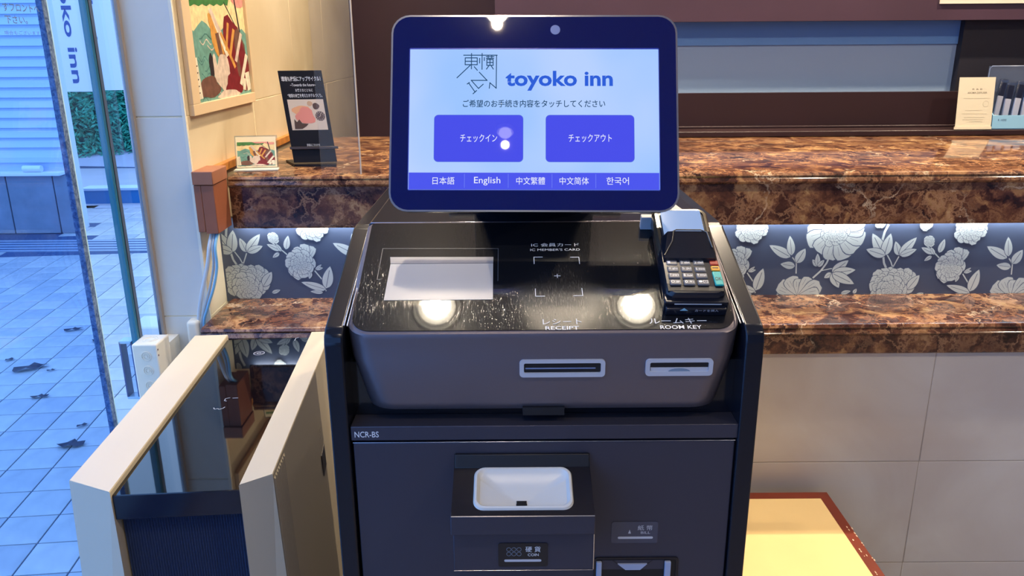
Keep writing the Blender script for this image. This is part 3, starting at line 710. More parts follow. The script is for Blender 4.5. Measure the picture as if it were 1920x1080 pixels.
box('terminal_screen', -.0285, .0275, .108, .190, .0345, .0362, mat('terminal_display', rgb(30, 40, 60), .08, emit=rgb(150, 178, 226), es=.9), T, M=T0 @ Matrix.Translation((0, 0, -.0068)) @ Matrix.Rotation(.06, 4, 'X'), bev=.0005)
shr = loft('privacy_shield', [[(a, b, n) for a, b, n in q] for q in (
    [(-.036, .072, .026), (.036, .072, .026), (.0345, .126, .030), (-.0345, .126, .030)],
    [(-.034, .074, .034), (.034, .074, .034), (.031, .121, .047), (-.026, .121, .047)],
    [(-.025, .080, .036), (.029, .080, .036), (.024, .118, .050), (-.018, .118, .050)])], M_term, T, smooth=True, M=T0, auto=20)
tube('shield_edge', [(-.0335, .078, .036), (-.022, .100, .0445), (-.0190, .117, .0505), (-.015, .1195, .051), (.018, .1195, .051), (.026, .116, .0495), (.031, .09, .041)], .0009, M_termedge, shr, n=6, M=T0)
box('keypad_bed', -.036, .036, .006, .078, .024, .0275, M_dark, T, M=T0, bev=.001)
M_key = mat('grey_key', rgb(84, 88, 98), .35)
lab = [['1', '2 abc', '3 def'], ['4 ghi', '5 jkl', '6 mno'], ['7 pqrs', '8 tuv', '9 wxyz'], ['○ #•', '0 +-', '●⁙']]
for r_ in range(4):
    for c_ in range(3):
        x = -.0245+c_*.0178; y = .0680-r_*.0150
        k = box('key', x-.0075, x+.0075, y-.0058, y+.0058, .0275, .0305, M_key, T, M=T0, bev=.0015)
        text(lab[r_][c_], x-.0058, x+.0058 if len(lab[r_][c_]) > 1 else x-.002, y-.0028, y+.0028, M_white, k, T0, .0306, name='key_print')
for nm, y0, y1, c in (('red', .0625, .0735, rgb(150, 40, 26)), ('yellow', .0495, .0605, rgb(228, 160, 50)), ('teal', .0160, .0475, rgb(24, 160, 158))):
    k = box('key', .0255, .0370, y0, y1, .0275, .0308, mat(nm+'_key', c, .35), T, M=T0, bev=.0015); k['label'] = nm+' function key'
    if nm == 'teal': text('OK', .0270, .0355, .026, .0335, M_dark, k, T0, .0309, name='key_print')
    if nm == 'yellow': strokes('key_print', [(.028, .055, .034, .055)], .0018, M_dark, k, T0, .0309)
cr = box('card_cradle', -.041, .041, -.008, .012, 0, .019, M_frame, T, M=T0, bev=.002)
MCR = T0 @ basis((0, -.0082, 0), (1, 0, 0), (0, 0, 1), (0, -1, 0))
box('cradle_foot', -.039, .039, -.014, .0, 0, .012, M_term, T, M=T0, bev=.002)
box('cradle_line', -.028, .032, -.0085, -.0075, .0150, .0164, M_silver, cr, M=T0)
prism('arrow_mark', [(-.021, .0095), (-.011, .0095), (-.016, .0140)], 2, 0, .0004, mat('pale_cyan_print', rgb(140, 190, 205), .5), cr, M=T0 @ basis((0, -.0145, 0), (1, 0, 0), (0, 0, 1), (0, -1, 0)))
text('カードを挿入', -.002, .028, .0088, .0128, M_silver, cr, T0 @ basis((0, -.0145, -.001), (1, 0, 0), (0, 0, 1), (0, -1, 0)), 0)
# grey bracket of the terminal behind it
box('terminal_bracket', -.052, -.01, .196, .206, .0, .022, mat('bracket_grey', rgb(205, 208, 214), .4), T, M=T0, bev=.001)
prism('terminal_arm', [(1.19, 1.176), (1.25, 1.176), (1.27, 1.196), (1.20, 1.2)], 0, .232, .262, mat('bracket_grey', rgb(205, 208, 214), .4), T, bev=.002)

# ------------------------------------------------------------ air purifier
A = thing('air_purifier', 'white slab-sided air purifier with black glass top left of the kiosk', 'air purifier', (-.5, 1.35, 0))
MA = basis((-.592, 1.032, 0), (.9974, .0714, 0), (-.0714, .9974, 0), (0, 0, 1))
def plate(name, q0, q1, z1, m):
    # q = four (a, b) corners at floor and top
    return loft(name, [[(a, b, .02) for a, b in q0], [(a, b, z1-.002) for a, b in q1], [(a+(.001 if i in (0, 3) else -.001), b, z1) for i, (a, b) in enumerate(q1)]], m, A, smooth=False, M=MA)
BK = .655
plate('left_side_panel', [(-.110, .036), (0, 0), (0, BK), (-.110, BK)], [(-.0745, .0385), (0, 0), (0, BK), (-.073, BK)], .82, M_cream)
rp = plate('right_side_panel', [(.185, .004), (.250, .030), (.250, BK), (.185, BK)], [(.1845, .004), (.2285, .031), (.2285, BK), (.1845, BK)], .82, M_cream)
glossb = mat('piano_black', rgb(6, 8, 14), .03, 0, .8)
box('glass_top', 0, .1845, .0045, BK-.01, .803, .8110, glossb, A, M=MA, bev=.001)
box('front_glass', .0, .1845, .004, .012, .770, .8105, mat('front_gloss', rgb(22, 26, 42), .1), A, M=MA, bev=.001)
box('core_body', .0, .1845, .03, BK-.01, .03, .803, M_dark, A, M=MA)
rib = mat('rib_navy', rgb(62, 78, 116), .35)
R_ = []
for k in range(46):
    x = .001+k*.004
    R_ += [(x, .024), (x+.002, .020)]
R_ += [(.1845, .024), (.1845, .032), (.001, .032)]
o = prism('ribbed_grille', R_, 2, .15, .766, rib, A, M=MA)
# fluted vent on the outer right side
V, F = [], []
for k in range(8):
    b0 = .034+k*.0098
    for z, sh in ((.812, 0), (.05, .0205)):
        V += [(.2288+sh, b0, z), (.2306+sh, b0+.0032, z-.004), (.2306+sh, b0+.0062, z-.004), (.2288+sh, b0+.0090, z)]
    b = k*8
    F += [(b, b+1, b+5, b+4), (b+1, b+2, b+6, b+5), (b+2, b+3, b+7, b+6), (b, b+3, b+2, b+1), (b+4, b+5, b+6, b+7)]
link('fluted_vent', V, F, M_cream, A, M=MA)
prism('side_grip', [(.4268, .6589), (.3920, .650), (.3974, .6006), (.434, .6080)], 0, .2333, .2352, M_darkwood2, A, M=MA)
MS = MA @ basis((.2335, 0, 0), (0, 1, 0), (0, 0, 1), (1, 0, 0))
strokes('side_mark', [(.395, .700, .405, .706), (.396, .694, .404, .698), (.397, .686, .405, .690)], .001, M_dark, A, MS)
ring('touch_symbol', (.0897, .5576, .8112), .0105, .0118, M_silver, A, MA, h=.0003, ry=.9)
ring('touch_symbol', (.0897, .5576, .8112), .0030, .0045, M_silver, A, MA, h=.0003)
strokes('touch_symbol', [(.0855, .5576, .081, .5576), (.094, .5576, .0985, .5576)], .001, M_silver, A, MA, .8112)
strokes('display_print', [(.079, .331, .086, .334), (.079, .331, .079, .322), (.079, .322, .083, .320), (.092, .332, .101, .332)], .0013, M_silver, A, MA, .8112)
strokes('display_print', [(.068, .292, .071, .286), (.071, .286, .076, .289), (.076, .289, .079, .285), (.079, .285, .085, .289), (.085, .289, .087, .294)], .0015, M_silver, A, MA, .8112)
strokes('display_print', [(.152, .642, .152, .628), (.152, .642, .157, .645)], .0013, M_silver, A, MA, .8112)

# ------------------------------------------------------------ low table on the right
tb_ = thing('low_table', 'low cream-topped table with chipped red-brown edge right of the kiosk', 'table', (.57, 1.35, 0))
tz = .365
ex_ = (.345, .783, .90, 1.752)
fr = [(ex_[0], ex_[2]), (ex_[1], ex_[2]), (ex_[1], ex_[3]), (ex_[0], ex_[3])]
w_ = .026
inn = [(ex_[0]+w_, ex_[2]+w_), (ex_[1]-w_, ex_[2]+w_), (ex_[1]-w_, ex_[3]-w_), (ex_[0]+w_, ex_[3]-w_)]
M_redwood = mat('red_brown_lacquer', rgb(112, 42, 22), .35, var=.15, vscale=12)
tf = loft('table_rim', [P3(fr, tz-.045), P3(fr, tz-.002), P3([(a+(.002 if a < .5 else -.002), b) for a, b in fr], tz), P3(inn, tz), P3(inn, tz-.01)], M_redwood, tb_, False, False, smooth=False)
M_top = mat('cream_table_top', rgb(240, 208, 148), .35, var=.04, vscale=5)
box('table_top', inn[0][0], inn[1][0], inn[0][1], inn[2][1], tz-.04, tz-.0012, M_top, tb_)
for x in (ex_[0]+.005, ex_[1]-.04):
    for y in (ex_[2]+.005, ex_[3]-.04):
        box('leg', x, x+.035, y, y+.035, 0, tz-.045, M_redwood, tb_, bev=.002)
M_chip = mat('bare_wood_chip', rgb(226, 204, 178), .8)
rnd = random.Random(3)
for k in range(20):
    y = rnd.uniform(1.38, 1.62); e = ex_[1]-rnd.choice((.0, .001, .002, .010, .016))
    a = rnd.uniform(.0015, .003); b = rnd.uniform(.002, .006)
    pts = [(e-a, y), (e-a*.3, y-b*.6), (e+.0003, y-b*.2), (e+.0003, y+b*.5), (e-a*.6, y+b)]
    prism('worn_chip', pts, 2, tz-.004, tz+.0004, M_chip, tf)

# ------------------------------------------------------------ things on / by the counter's left end
cbk = thing('corner_guard', 'brown wooden corner guard at the left end of the marble counter', 'corner guard', (-.71, 1.9, 1.01))
box('guard_post', -.732, -.702, 1.872, 1.966, 1.008, 1.125, M_brownblock, cbk, bev=.0015)
box('guard_post', -.7495, -.732, 1.872, 1.966, 1.012, 1.125, M_brownblock, cbk, bev=.0015)
box('guard_cap', -.7495, -.700, 1.868, 1.968, 1.1262, 1.158, mat('brown_cap_wood', rgb(160, 104, 78), .5, var=.08, vscale=20), cbk, bev=.002)
box('wall_trim', -.7495, -.732, 1.968, 2.79, 1.131, 1.152, M_orange, cbk, bev=.0015)
# cables
M_cw, M_cb, M_cg = mat('white_cable', rgb(206, 214, 222), .45), mat('blue_cable', rgb(120, 180, 222), .45), mat('grey_cable', rgb(168, 178, 186), .45)
def cable(pts, r, m, lab):
    P = [Vector(p) for p in pts]; out = []
    for i in range(len(P)-1):
        p0, p1, p2, p3 = P[max(i-1, 0)], P[i], P[i+1], P[min(i+2, len(P)-1)]
        for k in range(6):
            q = k/6; out.append(.5*((2*p1)+(-p0+p2)*q+(2*p0-5*p1+4*p2-p3)*q*q+(-p0+3*p1-3*p2+p3)*q**3))
    out.append(P[-1]); tag(tube('cable', out, r, m, n=8), lab, 'cable')
cable([(-.7260, 1.90, 1.012), (-.728, 1.872, .98), (-.737, 1.866, .93), (-.757, 1.86, .86), (-.772, 1.862, .80), (-.780, 1.862, .74), (-.782, 1.862, .60), (-.782, 1.86, .3), (-.782, 1.86, .0)], .0048, M_cw, 'thick white cable hanging from the wooden corner guard, leftmost of three')
cable([(-.7185, 1.90, 1.012), (-.7185, 1.868, .98), (-.7205, 1.862, .93), (-.736, 1.857, .87), (-.757, 1.853, .81), (-.7685, 1.856, .76), (-.7705, 1.86, .65), (-.7715, 1.86, .3), (-.7715, 1.86, 0)], .0034, M_cg, 'thin grey cable between the white and the blue cable')
cable([(-.7115, 1.90, 1.012), (-.7105, 1.862, .98), (-.7110, 1.858, .93), (-.722, 1.850, .88), (-.741, 1.846, .83), (-.7565, 1.848, .78), (-.760, 1.858, .66), (-.762, 1.86, .3), (-.762, 1.86, 0)], .0036, M_cb, 'light blue cable hanging from the corner guard beside the floral panel')
cc = thing('cable_cover', 'small white rounded cable cover on the tiled pillar end', 'cover', (-.785, 1.87, .6))
box('cover_shell', -.799, -.769, 1.842, 1.8795, .62, .796, M_ivory, cc, bev=.009, seg=4)
# junction box
J = thing('junction_box', 'pale ribbed junction box with round knockouts beside the glass front', 'electrical box', (-.856, 1.77, .628))
box('box_shell', -.8860, -.8265, 1.736, 1.806, .628, .7775, M_ivory, J, bev=.004, seg=3)
box('mounting_bracket', -.869, -.835, 1.806, 1.8795, .66, .75, M_ivory, J)
MJ = basis((-.8562, 1.7358, .0225), (1, 0, 0), (0, 0, 1), (0, -1, 0))
for z in (.726, .690, .652):
    for r0, r1 in ((.0105, .0118), (.0062, .0075)): ring('knockout', (.0022, z, 0), r0, r1, M_ivory, J, MJ, h=.0010, n=22)
    disc('knockout', (.0022, z, 0), .0035, M_ivory, J, MJ, h=.0012)
for r0, r1 in ((.017, .0185), (.011, .0122)): ring('knockout', (-.856, 1.772, .7772), r0, r1, M_ivory, J, None, h=.0012)
for z0, z1 in ((.728, .732), (.742, .746)): box('lid_seam', -.8268, -.8258, 1.738, 1.7410, z0+.020, z1+.020, mat('seam_brown', rgb(120, 84, 70), .5), J)
H_ = thing('box_reflection', 'mirror image of the box in the glass, built as a clear holder left of the junction box', 'reflection', (-.93, 1.81, .612))  # clear plates stand in for the junction box reflected in the glass
M_acr = glass('clear_acrylic', (.80, .88, .98, 1), .12)
M_refl_edge = mat('reflection_pale_edge', rgb(150, 190, 226), .1, 0, .8)
box('reflection_back', -.944, -.915, 1.822, 1.824, .618, .762, M_acr, H_)
for a in ((-.945, -.941, .618, .762), (-.9175, -.914, .618, .762)):
    box('reflection_edge', a[0], a[1], 1.795, 1.824, a[2], a[3], mat('reflection_navy_edge', rgb(30, 56, 120), .1), H_, bev=.0006)
box('reflection_edge', -.945, -.914, 1.795, 1.824, .757, .764, M_refl_edge, H_, bev=.001)
box('reflection_edge', -.945, -.914, 1.795, 1.824, .612, .618, M_refl_edge, H_, bev=.001)
# white block standing in for a reflection in the glass behind the junction box
bo = thing('reflected_lump', 'pale block standing in for a reflection in the glass behind the junction box', 'electrical box', (-.95, 1.99, .6))
box('box_shell', -.985, -.8735, 1.93, 2.02, .60, .752, mat('blue_white_reflection', rgb(214, 220, 228), .4), bo, bev=.006)

# picture in its frame on the left wall: u = towards the back wall, v = up
PF = thing('framed_picture', 'cream-framed painting of red boat-like shapes on green waves on the left wall', 'picture', (-.745, 2.13, 1.28))
MP = basis((-.7498, 0, 0), (0, 1, 0), (0, 0, 1), (1, 0, 0))
pu0, pu1, pv0, pv1 = 1.905, 2.374, 1.282, 2.0
iu0, iu1, iv0, iv1 = 1.952, 2.366, 1.308, 1.96
M_pf = mat('cream_frame', rgb(226, 200, 162), .45)
box('frame_member', pu0, pu1, pv0, iv0, 0, .012, M_pf, PF, M=MP, bev=.001)
box('frame_member', pu0, pu1, iv1, pv1, 0, .012, M_pf, PF, M=MP, bev=.001)
box('frame_member', pu0, iu0, iv0, iv1, 0, .012, M_pf, PF, M=MP, bev=.001)
box('frame_member', iu1, pu1, iv0, iv1, 0, .012, M_pf, PF, M=MP, bev=.001)
def painting(parent, Mx, u0, u1, v0, v1, z):
    """generic seascape: canopy, cream sky, teal waves, maroon and ochre shapes; only the lowest .36 of a tall sheet shows"""
    cs = {'sky': rgb(236, 214, 160), 'sea': rgb(108, 158, 146), 'sea2': rgb(72, 122, 118), 'green': rgb(66, 124, 66), 'pink': rgb(222, 150, 140), 'maroon': rgb(120, 32, 40), 'ochre': rgb(206, 150, 74), 'pale': rgb(214, 196, 180), 'brown': rgb(112, 78, 66), 'cream': rgb(226, 218, 196), 'dark': rgb(48, 40, 44)}
    m = {k: mat('paint_'+k, c, .5, var=.22, vscale=55) for k, c in cs.items()}; order = list(m)
    V, F, I = [], [], []
    def poly(pts, c):
        b = len(V); zz = z+len(F)*.000012
        for x, y in pts: V.append((u0+(u1-u0)*x, v0+(v1-v0)*y, zz))
        F.append(tuple(range(b, b+len(pts)))); I.append(order.index(c))
    def blob(cx, cy, rx, ry, c, rot=0, n=20, w=.12, sd=0):
        r = random.Random(sd); ph = [r.uniform(0, 6) for _ in range(3)]; pts = []
        for k in range(n):
            a = 2*math.pi*k/n; q = 1+w*math.sin(3*a+ph[0])+w*.6*math.sin(5*a+ph[1])
            x, y = rx*q*math.cos(a), ry*q*math.sin(a); pts.append((min(1, max(0, cx+x*math.cos(rot)-y*math.sin(rot))), min(1, max(0, cy+x*math.sin(rot)+y*math.cos(rot)))))
        poly(pts, c)
    def bar(x0, y0, x1, y1, w, c):
        dx, dy = x1-x0, y1-y0; L = math.hypot(dx, dy); nx, ny = -dy/L*w, dx/L*w
        cl = lambda q: min(1, max(0, q))
        poly([(cl(x0+nx), cl(y0+ny)), (cl(x0-nx), cl(y0-ny)), (cl(x1-nx), cl(y1-ny)), (cl(x1+nx), cl(y1+ny))], c)
    poly([(0, 0), (1, 0), (1, 1), (0, 1)], 'sky')
    # waves
    poly([(0, 0), (1, 0), (1, .62)]+[(1-k/14, .62+.05*math.sin(k*1.3)+(.06 if k > 8 else 0)) for k in range(15)], 'sea')
    r = random.Random(5)
    for k in range(26):
        y = r.uniform(.02, .62); x = r.uniform(0, .7); L = r.uniform(.15, .3); pts = [(x+L*i/8, y+.025*math.sin(i*1.1+k)) for i in range(9)]
        pts = [(min(1, a), b) for a, b in pts]; poly(pts+[(a, b-.012) for a, b in pts[::-1]], 'sea2' if k % 3 else 'pale')
    poly([(0, 1), (0, .86)]+[(k/16, .86-.02*(k % 2)+.004*k) for k in range(12)]+[(.75, 1)], 'green')
    blob(.62, .99, .22, .05, 'pink', sd=1); blob(.9, .93, .12, .05, 'pink', sd=2)
    bar(.88, .62, .82, 1, .012, 'dark'); bar(.62, .92, .86, .62, .006, 'dark')
    blob(.70, .38, .20, .40, 'maroon', -.1, sd=3); blob(.84, .42, .10, .24, 'brown', sd=4); blob(.90, .28, .09, .26, 'maroon', .1, sd=7)
    blob(.42, .56, .07, .24, 'ochre', .35, sd=5); bar(.40, .78, .60, .40, .030, 'cream'); bar(.46, .70, .72, .28, .020, 'ochre')
    bar(.58, .45, .66, .72, .018, 'ochre'); bar(.64, .40, .76, .66, .022, 'ochre'); bar(.36, .84, .50, .62, .026, 'pale')
    bar(.50, .30, .44, .62, .03, 'brown'); blob(.50, .22, .13, .20, 'pale', .2, sd=6); blob(.30, .32, .05, .11, 'dark', sd=8); blob(.36, .28, .04, .14, 'pale', .1, sd=9)
    blob(.22, .12, .18, .10, 'brown', sd=10); blob(.66, .10, .16, .12, 'maroon', sd=11); blob(.55, .03, .2, .04, 'pale', sd=12)
    bar(.74, .34, .90, .62, .024, 'pale'); bar(.80, .10, .97, .40, .028, 'cream'); bar(.86, .04, .88, .16, .03, 'cream')
    bar(.05, .03, .02, .40, .045, 'cream'); bar(.97, .03, .94, .22, .045, 'cream')
    for k in range(5): bar(.03, .08+k*.06, .06, .09+k*.06, .006, 'dark')
    o = link('painting', V, F, [m[k] for k in order], parent, M=Mx)
    for pg, i in zip(o.data.polygons, I): pg.material_index = i
    return o
painting(PF, MP, iu0, iu1, iv0, iv0+.26, .004)
painting(PF, MP, iu0, iu1, iv0+.26, iv1, .004)

# postcard in a clear block on the counter
PC = thing('postcard_stand', 'small seascape postcard in a clear stand on the counter left end', 'card stand', (-.66, 2.08, 1.13))
pcu = Vector((.9956, .094, 0)); pcn = Vector((.094*.88, -.9956*.88, .47)).normalized(); pcv = pcn.cross(pcu)
MPC = basis((-.7060, 2.062, 1.1312), pcu, pcv, pcn)
MPC = basis((-.7100, 2.062, 1.1312), Vector((.990, .14, 0)), Vector((-.09, .42, .903)).normalized(), Vector((.12, -.9, .42)).normalized())
box('clear_sheet', 0, .108, .0, .092, -.001, .0, M_acr, PC, M=MPC)
box('card_sheet', .003, .104, .006, .088, .0002, .0008, mat('card_white', rgb(236, 226, 196), .5), PC, M=MPC)
painting(PC, MPC, .006, .100, .010, .074, .001)
box('stand_foot', -.710, -.600, 2.045, 2.075, 1.1305, 1.1350, mat('clear_foot', rgb(226, 232, 224), .08), PC, bev=.001, M=Matrix.Translation((-.655, 2.06, 0)) @ Matrix.Rotation(.13, 4, 'Z') @ Matrix.Translation((.655, -2.06, 0)))

# black sign on its easel
BS = thing('sign_stand', 'black leaning sign with a pink picture panel on the counter', 'sign', (-.54, 2.15, 1.13))
bu = Vector((.9962, .087, 0)).normalized(); bv = Vector((-.155, .16, .96)).normalized(); bn = bu.cross(bv).normalized(); bv = bn.cross(bu)
# lean: the board's lower left corner stands at (-.583, 2.13)
MBS = basis((-.5770, 2.13, 1.1400), bu, Vector((-.135, .16, .96)).normalized(), bn)
M_sb = mat('sign_black', rgb(24, 20, 22), .45, 0, .25)
BWd, BHt = .1130, .2400
box('sign_board', 0, BWd, 0, BHt, -.003, 0, M_sb, BS, M=MBS, bev=.0006)
box('easel_shelf', -.002, BWd+.010, .034, .041, 0, .012, mat('easel_edge', rgb(64, 54, 50), .3), BS, M=MBS, bev=.001)
prism('easel_foot', [(-.620, 2.21), (-.470, 2.16), (-.462, 2.115), (-.575, 2.125)], 2, 1.1305, 1.136, M_sb, BS)
text('環境も持続にアップサイクル！', .006, .107, .2120, .2250, M_white, BS, MBS, .0003, bold=.02)
text('~Towards the future~', .026, .092, .1990, .2065, M_white, BS, MBS, .0003, bold=.01)
text('お客さまとともに', .037, .082, .1850, .1930, M_white, BS, MBS, .0003, bold=.01)
text('“地球の未来を考えたホテルづくり。', .015, .104, .1700, .1800, M_white, BS, MBS, .0003, bold=.015)
box('picture_panel', .0115, .1045, .0850, .1650, .0002, .0006, mat('panel_white', rgb(222, 208, 190), .5), BS, M=MBS)
def blobp(name, cx, cy, rx, ry, col, z, sd, n=18, w=.14):
    r = random.Random(sd); ph = [r.uniform(0, 6) for _ in range(2)]; pts = []
    for k in range(n):
        a = 2*math.pi*k/n; q = 1+w*math.sin(3*a+ph[0])+w*.5*math.sin(5*a+ph[1]); pts.append((cx+rx*q*math.cos(a), cy+ry*q*math.sin(a)))
    return prism(name, pts, 2, z, z+.0002, mat(*col), BS, M=MBS)
blobp('picture_shape', .043, .1340, .022, .016, ('sign_peach', rgb(236, 178, 132), .6), .0006, 2)
blobp('picture_shape', .052, .1220, .024, .022, ('sign_pink', rgb(232, 150, 136), .6), .0008, 5)
prism('picture_shape', [(.019, .088), (.021, .114), (.027, .106), (.034, .113), (.040, .103), (.056, .101), (.050, .095), (.038, .088)], 2, .0010, .0012, mat('sign_brown', rgb(84, 64, 54), .6), BS, M=MBS)
blobp('picture_shape', .068, .1540, .007, .0065, ('sign_tan', rgb(206, 172, 140), .6), .0010, 3, w=.03)
blobp('picture_shape', .083, .1470, .0085, .0085, ('sign_brown2', rgb(92, 70, 62), .6), .0010, 4, w=.06)
disc('picture_clock', (.090, .1210, .0010), .0125, mat('sign_brown2', rgb(92, 70, 62), .6), BS, MBS, h=.0002)
strokes('picture_clock', [(.090+.0085*math.cos(a*math.pi/6), .1210+.0085*math.sin(a*math.pi/6), .090+.0110*math.cos(a*math.pi/6), .1210+.0110*math.sin(a*math.pi/6)) for a in range(12)]+[(.090, .1210, .093, .1290), (.090, .1210, .086, .1180)], .0009, mat('panel_white', rgb(222, 208, 190), .5), BS, MBS, .0012)
text('詳細はこちらから', .042, .076, .0420, .0490, M_white, BS, MBS, .0003, bold=.01)

# acrylic panel at the counter front
AP = thing('counter_divider', 'narrow clear acrylic panel standing upright on the counter left of the screen', 'panel', (-.42, 1.99, 1.13))
box('acrylic_sheet', -.4723, -.3727, 1.988, 1.991, 1.1302, 1.86, glass('panel_acrylic', (.985, .98, .97, 1), .012, haze=.03, hazecol=(.9, .82, .70, 1)), AP)
box('sheet_edge', -.3755, -.3722, 1.9870, 1.992, 1.1302, 1.86, mat('pale_sheet_edge', rgb(216, 196, 168), .2), AP)

# things on the hatch sill
CD = thing('info_card', 'cream information card leaning on the sill at the far right', 'card', (1.54, 2.72, 1.15))
MCD = basis((1.4815, 2.705, 1.1520), (1, 0, 0), (.02, .14, .99), (0, -.99, .14))
box('card_sheet', .0, .1190, 0, .1680, 0, .0015, mat('card_cream', rgb(200, 193, 170), .5), CD, M=MCD)
box('card_foot', -.004, .1190, -.001, .008, .0015, .006, mat('card_cream', rgb(200, 193, 170), .5), CD, M=MCD)
M_gp = mat('brown_grey_print', rgb(128, 118, 100), .6)
text('R & B', .045, .078, .1270, .1320, M_gp, CD, MCD, .0016)
text('AROMA DIFFUSER', .030, .095, .1150, .1210, M_gp, CD, MCD, .0016, bold=.01)
strokes('print_line', [(.020, .100, .106, .100), (.028, .061, .084, .061), (.018, .050, .100, .050), (.026, .038, .094, .038), (.022, .031, .090, .031), (.045, .024, .088, .024)], .0008, mat('pale_print', rgb(176, 166, 140), .6), CD, MCD, .0016)
ring('print_ring', (.094, .082, .0016), .009, .0098, mat('pale_print', rgb(176, 166, 140), .6), CD, MCD, h=.0002)
DS = thing('amenity_dispenser', 'clear and light blue dispenser box on the sill beside the card', 'dispenser', (1.72, 2.74, 1.15))
M_lb = mat('light_blue_card', rgb(142, 196, 226), .45)
box('tray_front', 1.605, 1.90, 2.706, 2.710, 1.153, 1.196, M_lb, DS)
prism('tray_side', [(2.71, 1.153), (2.79, 1.153), (2.79, 1.25), (2.71, 1.196)], 0, 1.605, 1.608, M_lb, DS)
box('tray_base', 1.605, 1.90, 2.71, 2.79, 1.1505, 1.155, M_lb, DS)
box('clear_back', 1.605, 1.90, 2.775, 2.778, 1.155, 1.352, glass('dispenser_clear', (.62, .68, .80, 1), .12, haze=.12, hazecol=(.5, .6, .8, 1)), DS)
tube('clear_rim', [(1.606, 2.776, 1.20), (1.608, 2.776, 1.345), (1.615, 2.776, 1.352), (1.895, 2.776, 1.352)], .0015, mat('rim_grey_blue', rgb(130, 146, 176), .2), DS, n=6)
MDS = basis((0, 2.7058, 0), (1, 0, 0), (0, 0, 1), (0, -1, 0))
text('R  HERE', 1.622, 1.650, 1.178, 1.184, mat('navy_print', rgb(50, 70, 110), .5), DS, MDS)
M_pack, M_tip, M_wrap = mat('white_wrapper', rgb(222, 216, 214), .4), mat('dark_packet_end', rgb(24, 24, 40), .3), glass('clear_wrap', (.75, .8, .9, 1), .25, rough=.15)
for k, (x, z, tlt, w, h) in enumerate(((1.628, 1.186, .16, .017, .072), (1.659, 1.180, .12, .020, .068), (1.692, 1.180, .14, .020, .070), (1.725, 1.182, .10, .020, .070))):
    a = thing('amenity_packet', ['leftmost short white wrapped packet in the blue dispenser', 'second white wrapped packet in the blue dispenser', 'white wrapped packet cut by the right edge of the photo', 'hidden white wrapped packet beyond the photo edge in the dispenser'][k], 'packet', (x, 2.73, z), group='wrapped packets in the dispenser')
    Mx = Matrix.Translation((x, 2.735+k*.002, z)) @ Matrix.Rotation(tlt, 4, 'Y') @ Matrix.Rotation(-.12, 4, 'X')
    box('wrapper', -w/2, w/2, -.004, .004, 0, h, M_pack, a, M=Mx, bev=.002)
    box('packet_end', -w/2-.001, w/2+.001, -.005, .005, h, h+.045, M_tip, a, M=Mx, bev=.003)
    box('clear_wrap', -w/2-.005, w/2+.005, -.0065, .0065, .01, h+.055, M_wrap, a, M=Mx, bev=.003)
NS = box('notice_sheet', 1.418, 1.75, 2.794, 2.799, 1.551, 1.76, mat('notice_paper', rgb(214, 204, 186), .5))
tag(NS, 'cream notice sheet on the header, its lower edge at the photo top right', 'notice')

# ------------------------------------------------------------ outdoors
PV = struct('pavement', (-3, 4, 0))
box('pavement_bed', -16, -.93, -6, 26, -.06, -.004, mat('dark_joint', rgb(40, 66, 110), .8), PV)
box('pavement_bed', -.93, 12, 4.06, 26, -.06, -.004, mat('dark_joint', rgb(40, 66, 110), .8), PV)
MT = [stone_tile('pavement_tile_%s' % n, rgb(*a), rgb(*b), .22, 5) for n, a, b in (('pale', (176, 178, 182), (200, 202, 206)), ('mid', (166, 170, 176), (192, 194, 200)), ('blue', (156, 162, 172), (184, 188, 196)))]
TS = .1555
yaw = math.radians(5.5)
RT = Matrix.Rotation(yaw, 4, 'Z')
tm = []
for m_ in MT:
    ob = box('tile', -TS/2+.0022, TS/2-.0022, -TS/2+.0022, TS/2-.0022, -.012, 0, m_, PV, bev=.0012, seg=1); tm.append(ob.data); bpy.data.objects.remove(ob)
cand = []
O0 = Vector((-1.4294, 1.9329, 0))
for i in range(-60, 14):
    for j in range(-30, 46):
        p = RT @ Vector((i*TS+TS/2, j*TS+TS/2, 0))+O0-RT @ Vector((0, 0, 0))
        if p.x > -1.03 or p.x < -8 or p.y > 7.25 or p.y < -3 or 5.55 < p.y < 6.05: continue
        if p.y > 6 and p.x < -3.5 and p.y < 6.5: continue
        r = -p.x/max(p.y, .01)
        cand.append((0 if (p.y > 1.6 and .40 < r < .80) else 1, p.y, p, i, j))
cand.sort(key=lambda q: (q[0], q[1]))
V, F = [], []
nn = 0
for c_ in cand:
    p, i, j = c_[2], c_[3], c_[4]
    if c_[0] == 0 and nn < 290:
        o = bpy.data.objects.new('tile', tm[(i*7+j*13+(i*j) % 5) % 3]); COL.objects.link(o); o.parent = PV
        o.matrix_world = Matrix.Translation(p) @ RT; nn += 1
    else:
        b = len(V); h = TS/2-.0022
        for sx, sy in ((-1, -1), (1, -1), (1, 1), (-1, 1)): V.append(p+RT @ Vector((sx*h, sy*h, 0)))
        for sx, sy in ((-1, -1), (1, -1), (1, 1), (-1, 1)): V.append(p+RT @ Vector((sx*h, sy*h, -.01)))
        F += [(b, b+1, b+2, b+3), (b, b+4, b+5, b+1), (b+1, b+5, b+6, b+2), (b+2, b+6, b+7, b+3), (b+3, b+7, b+4, b)]
link('far_tiles', V, F, MT[0], PV, kind='stuff')
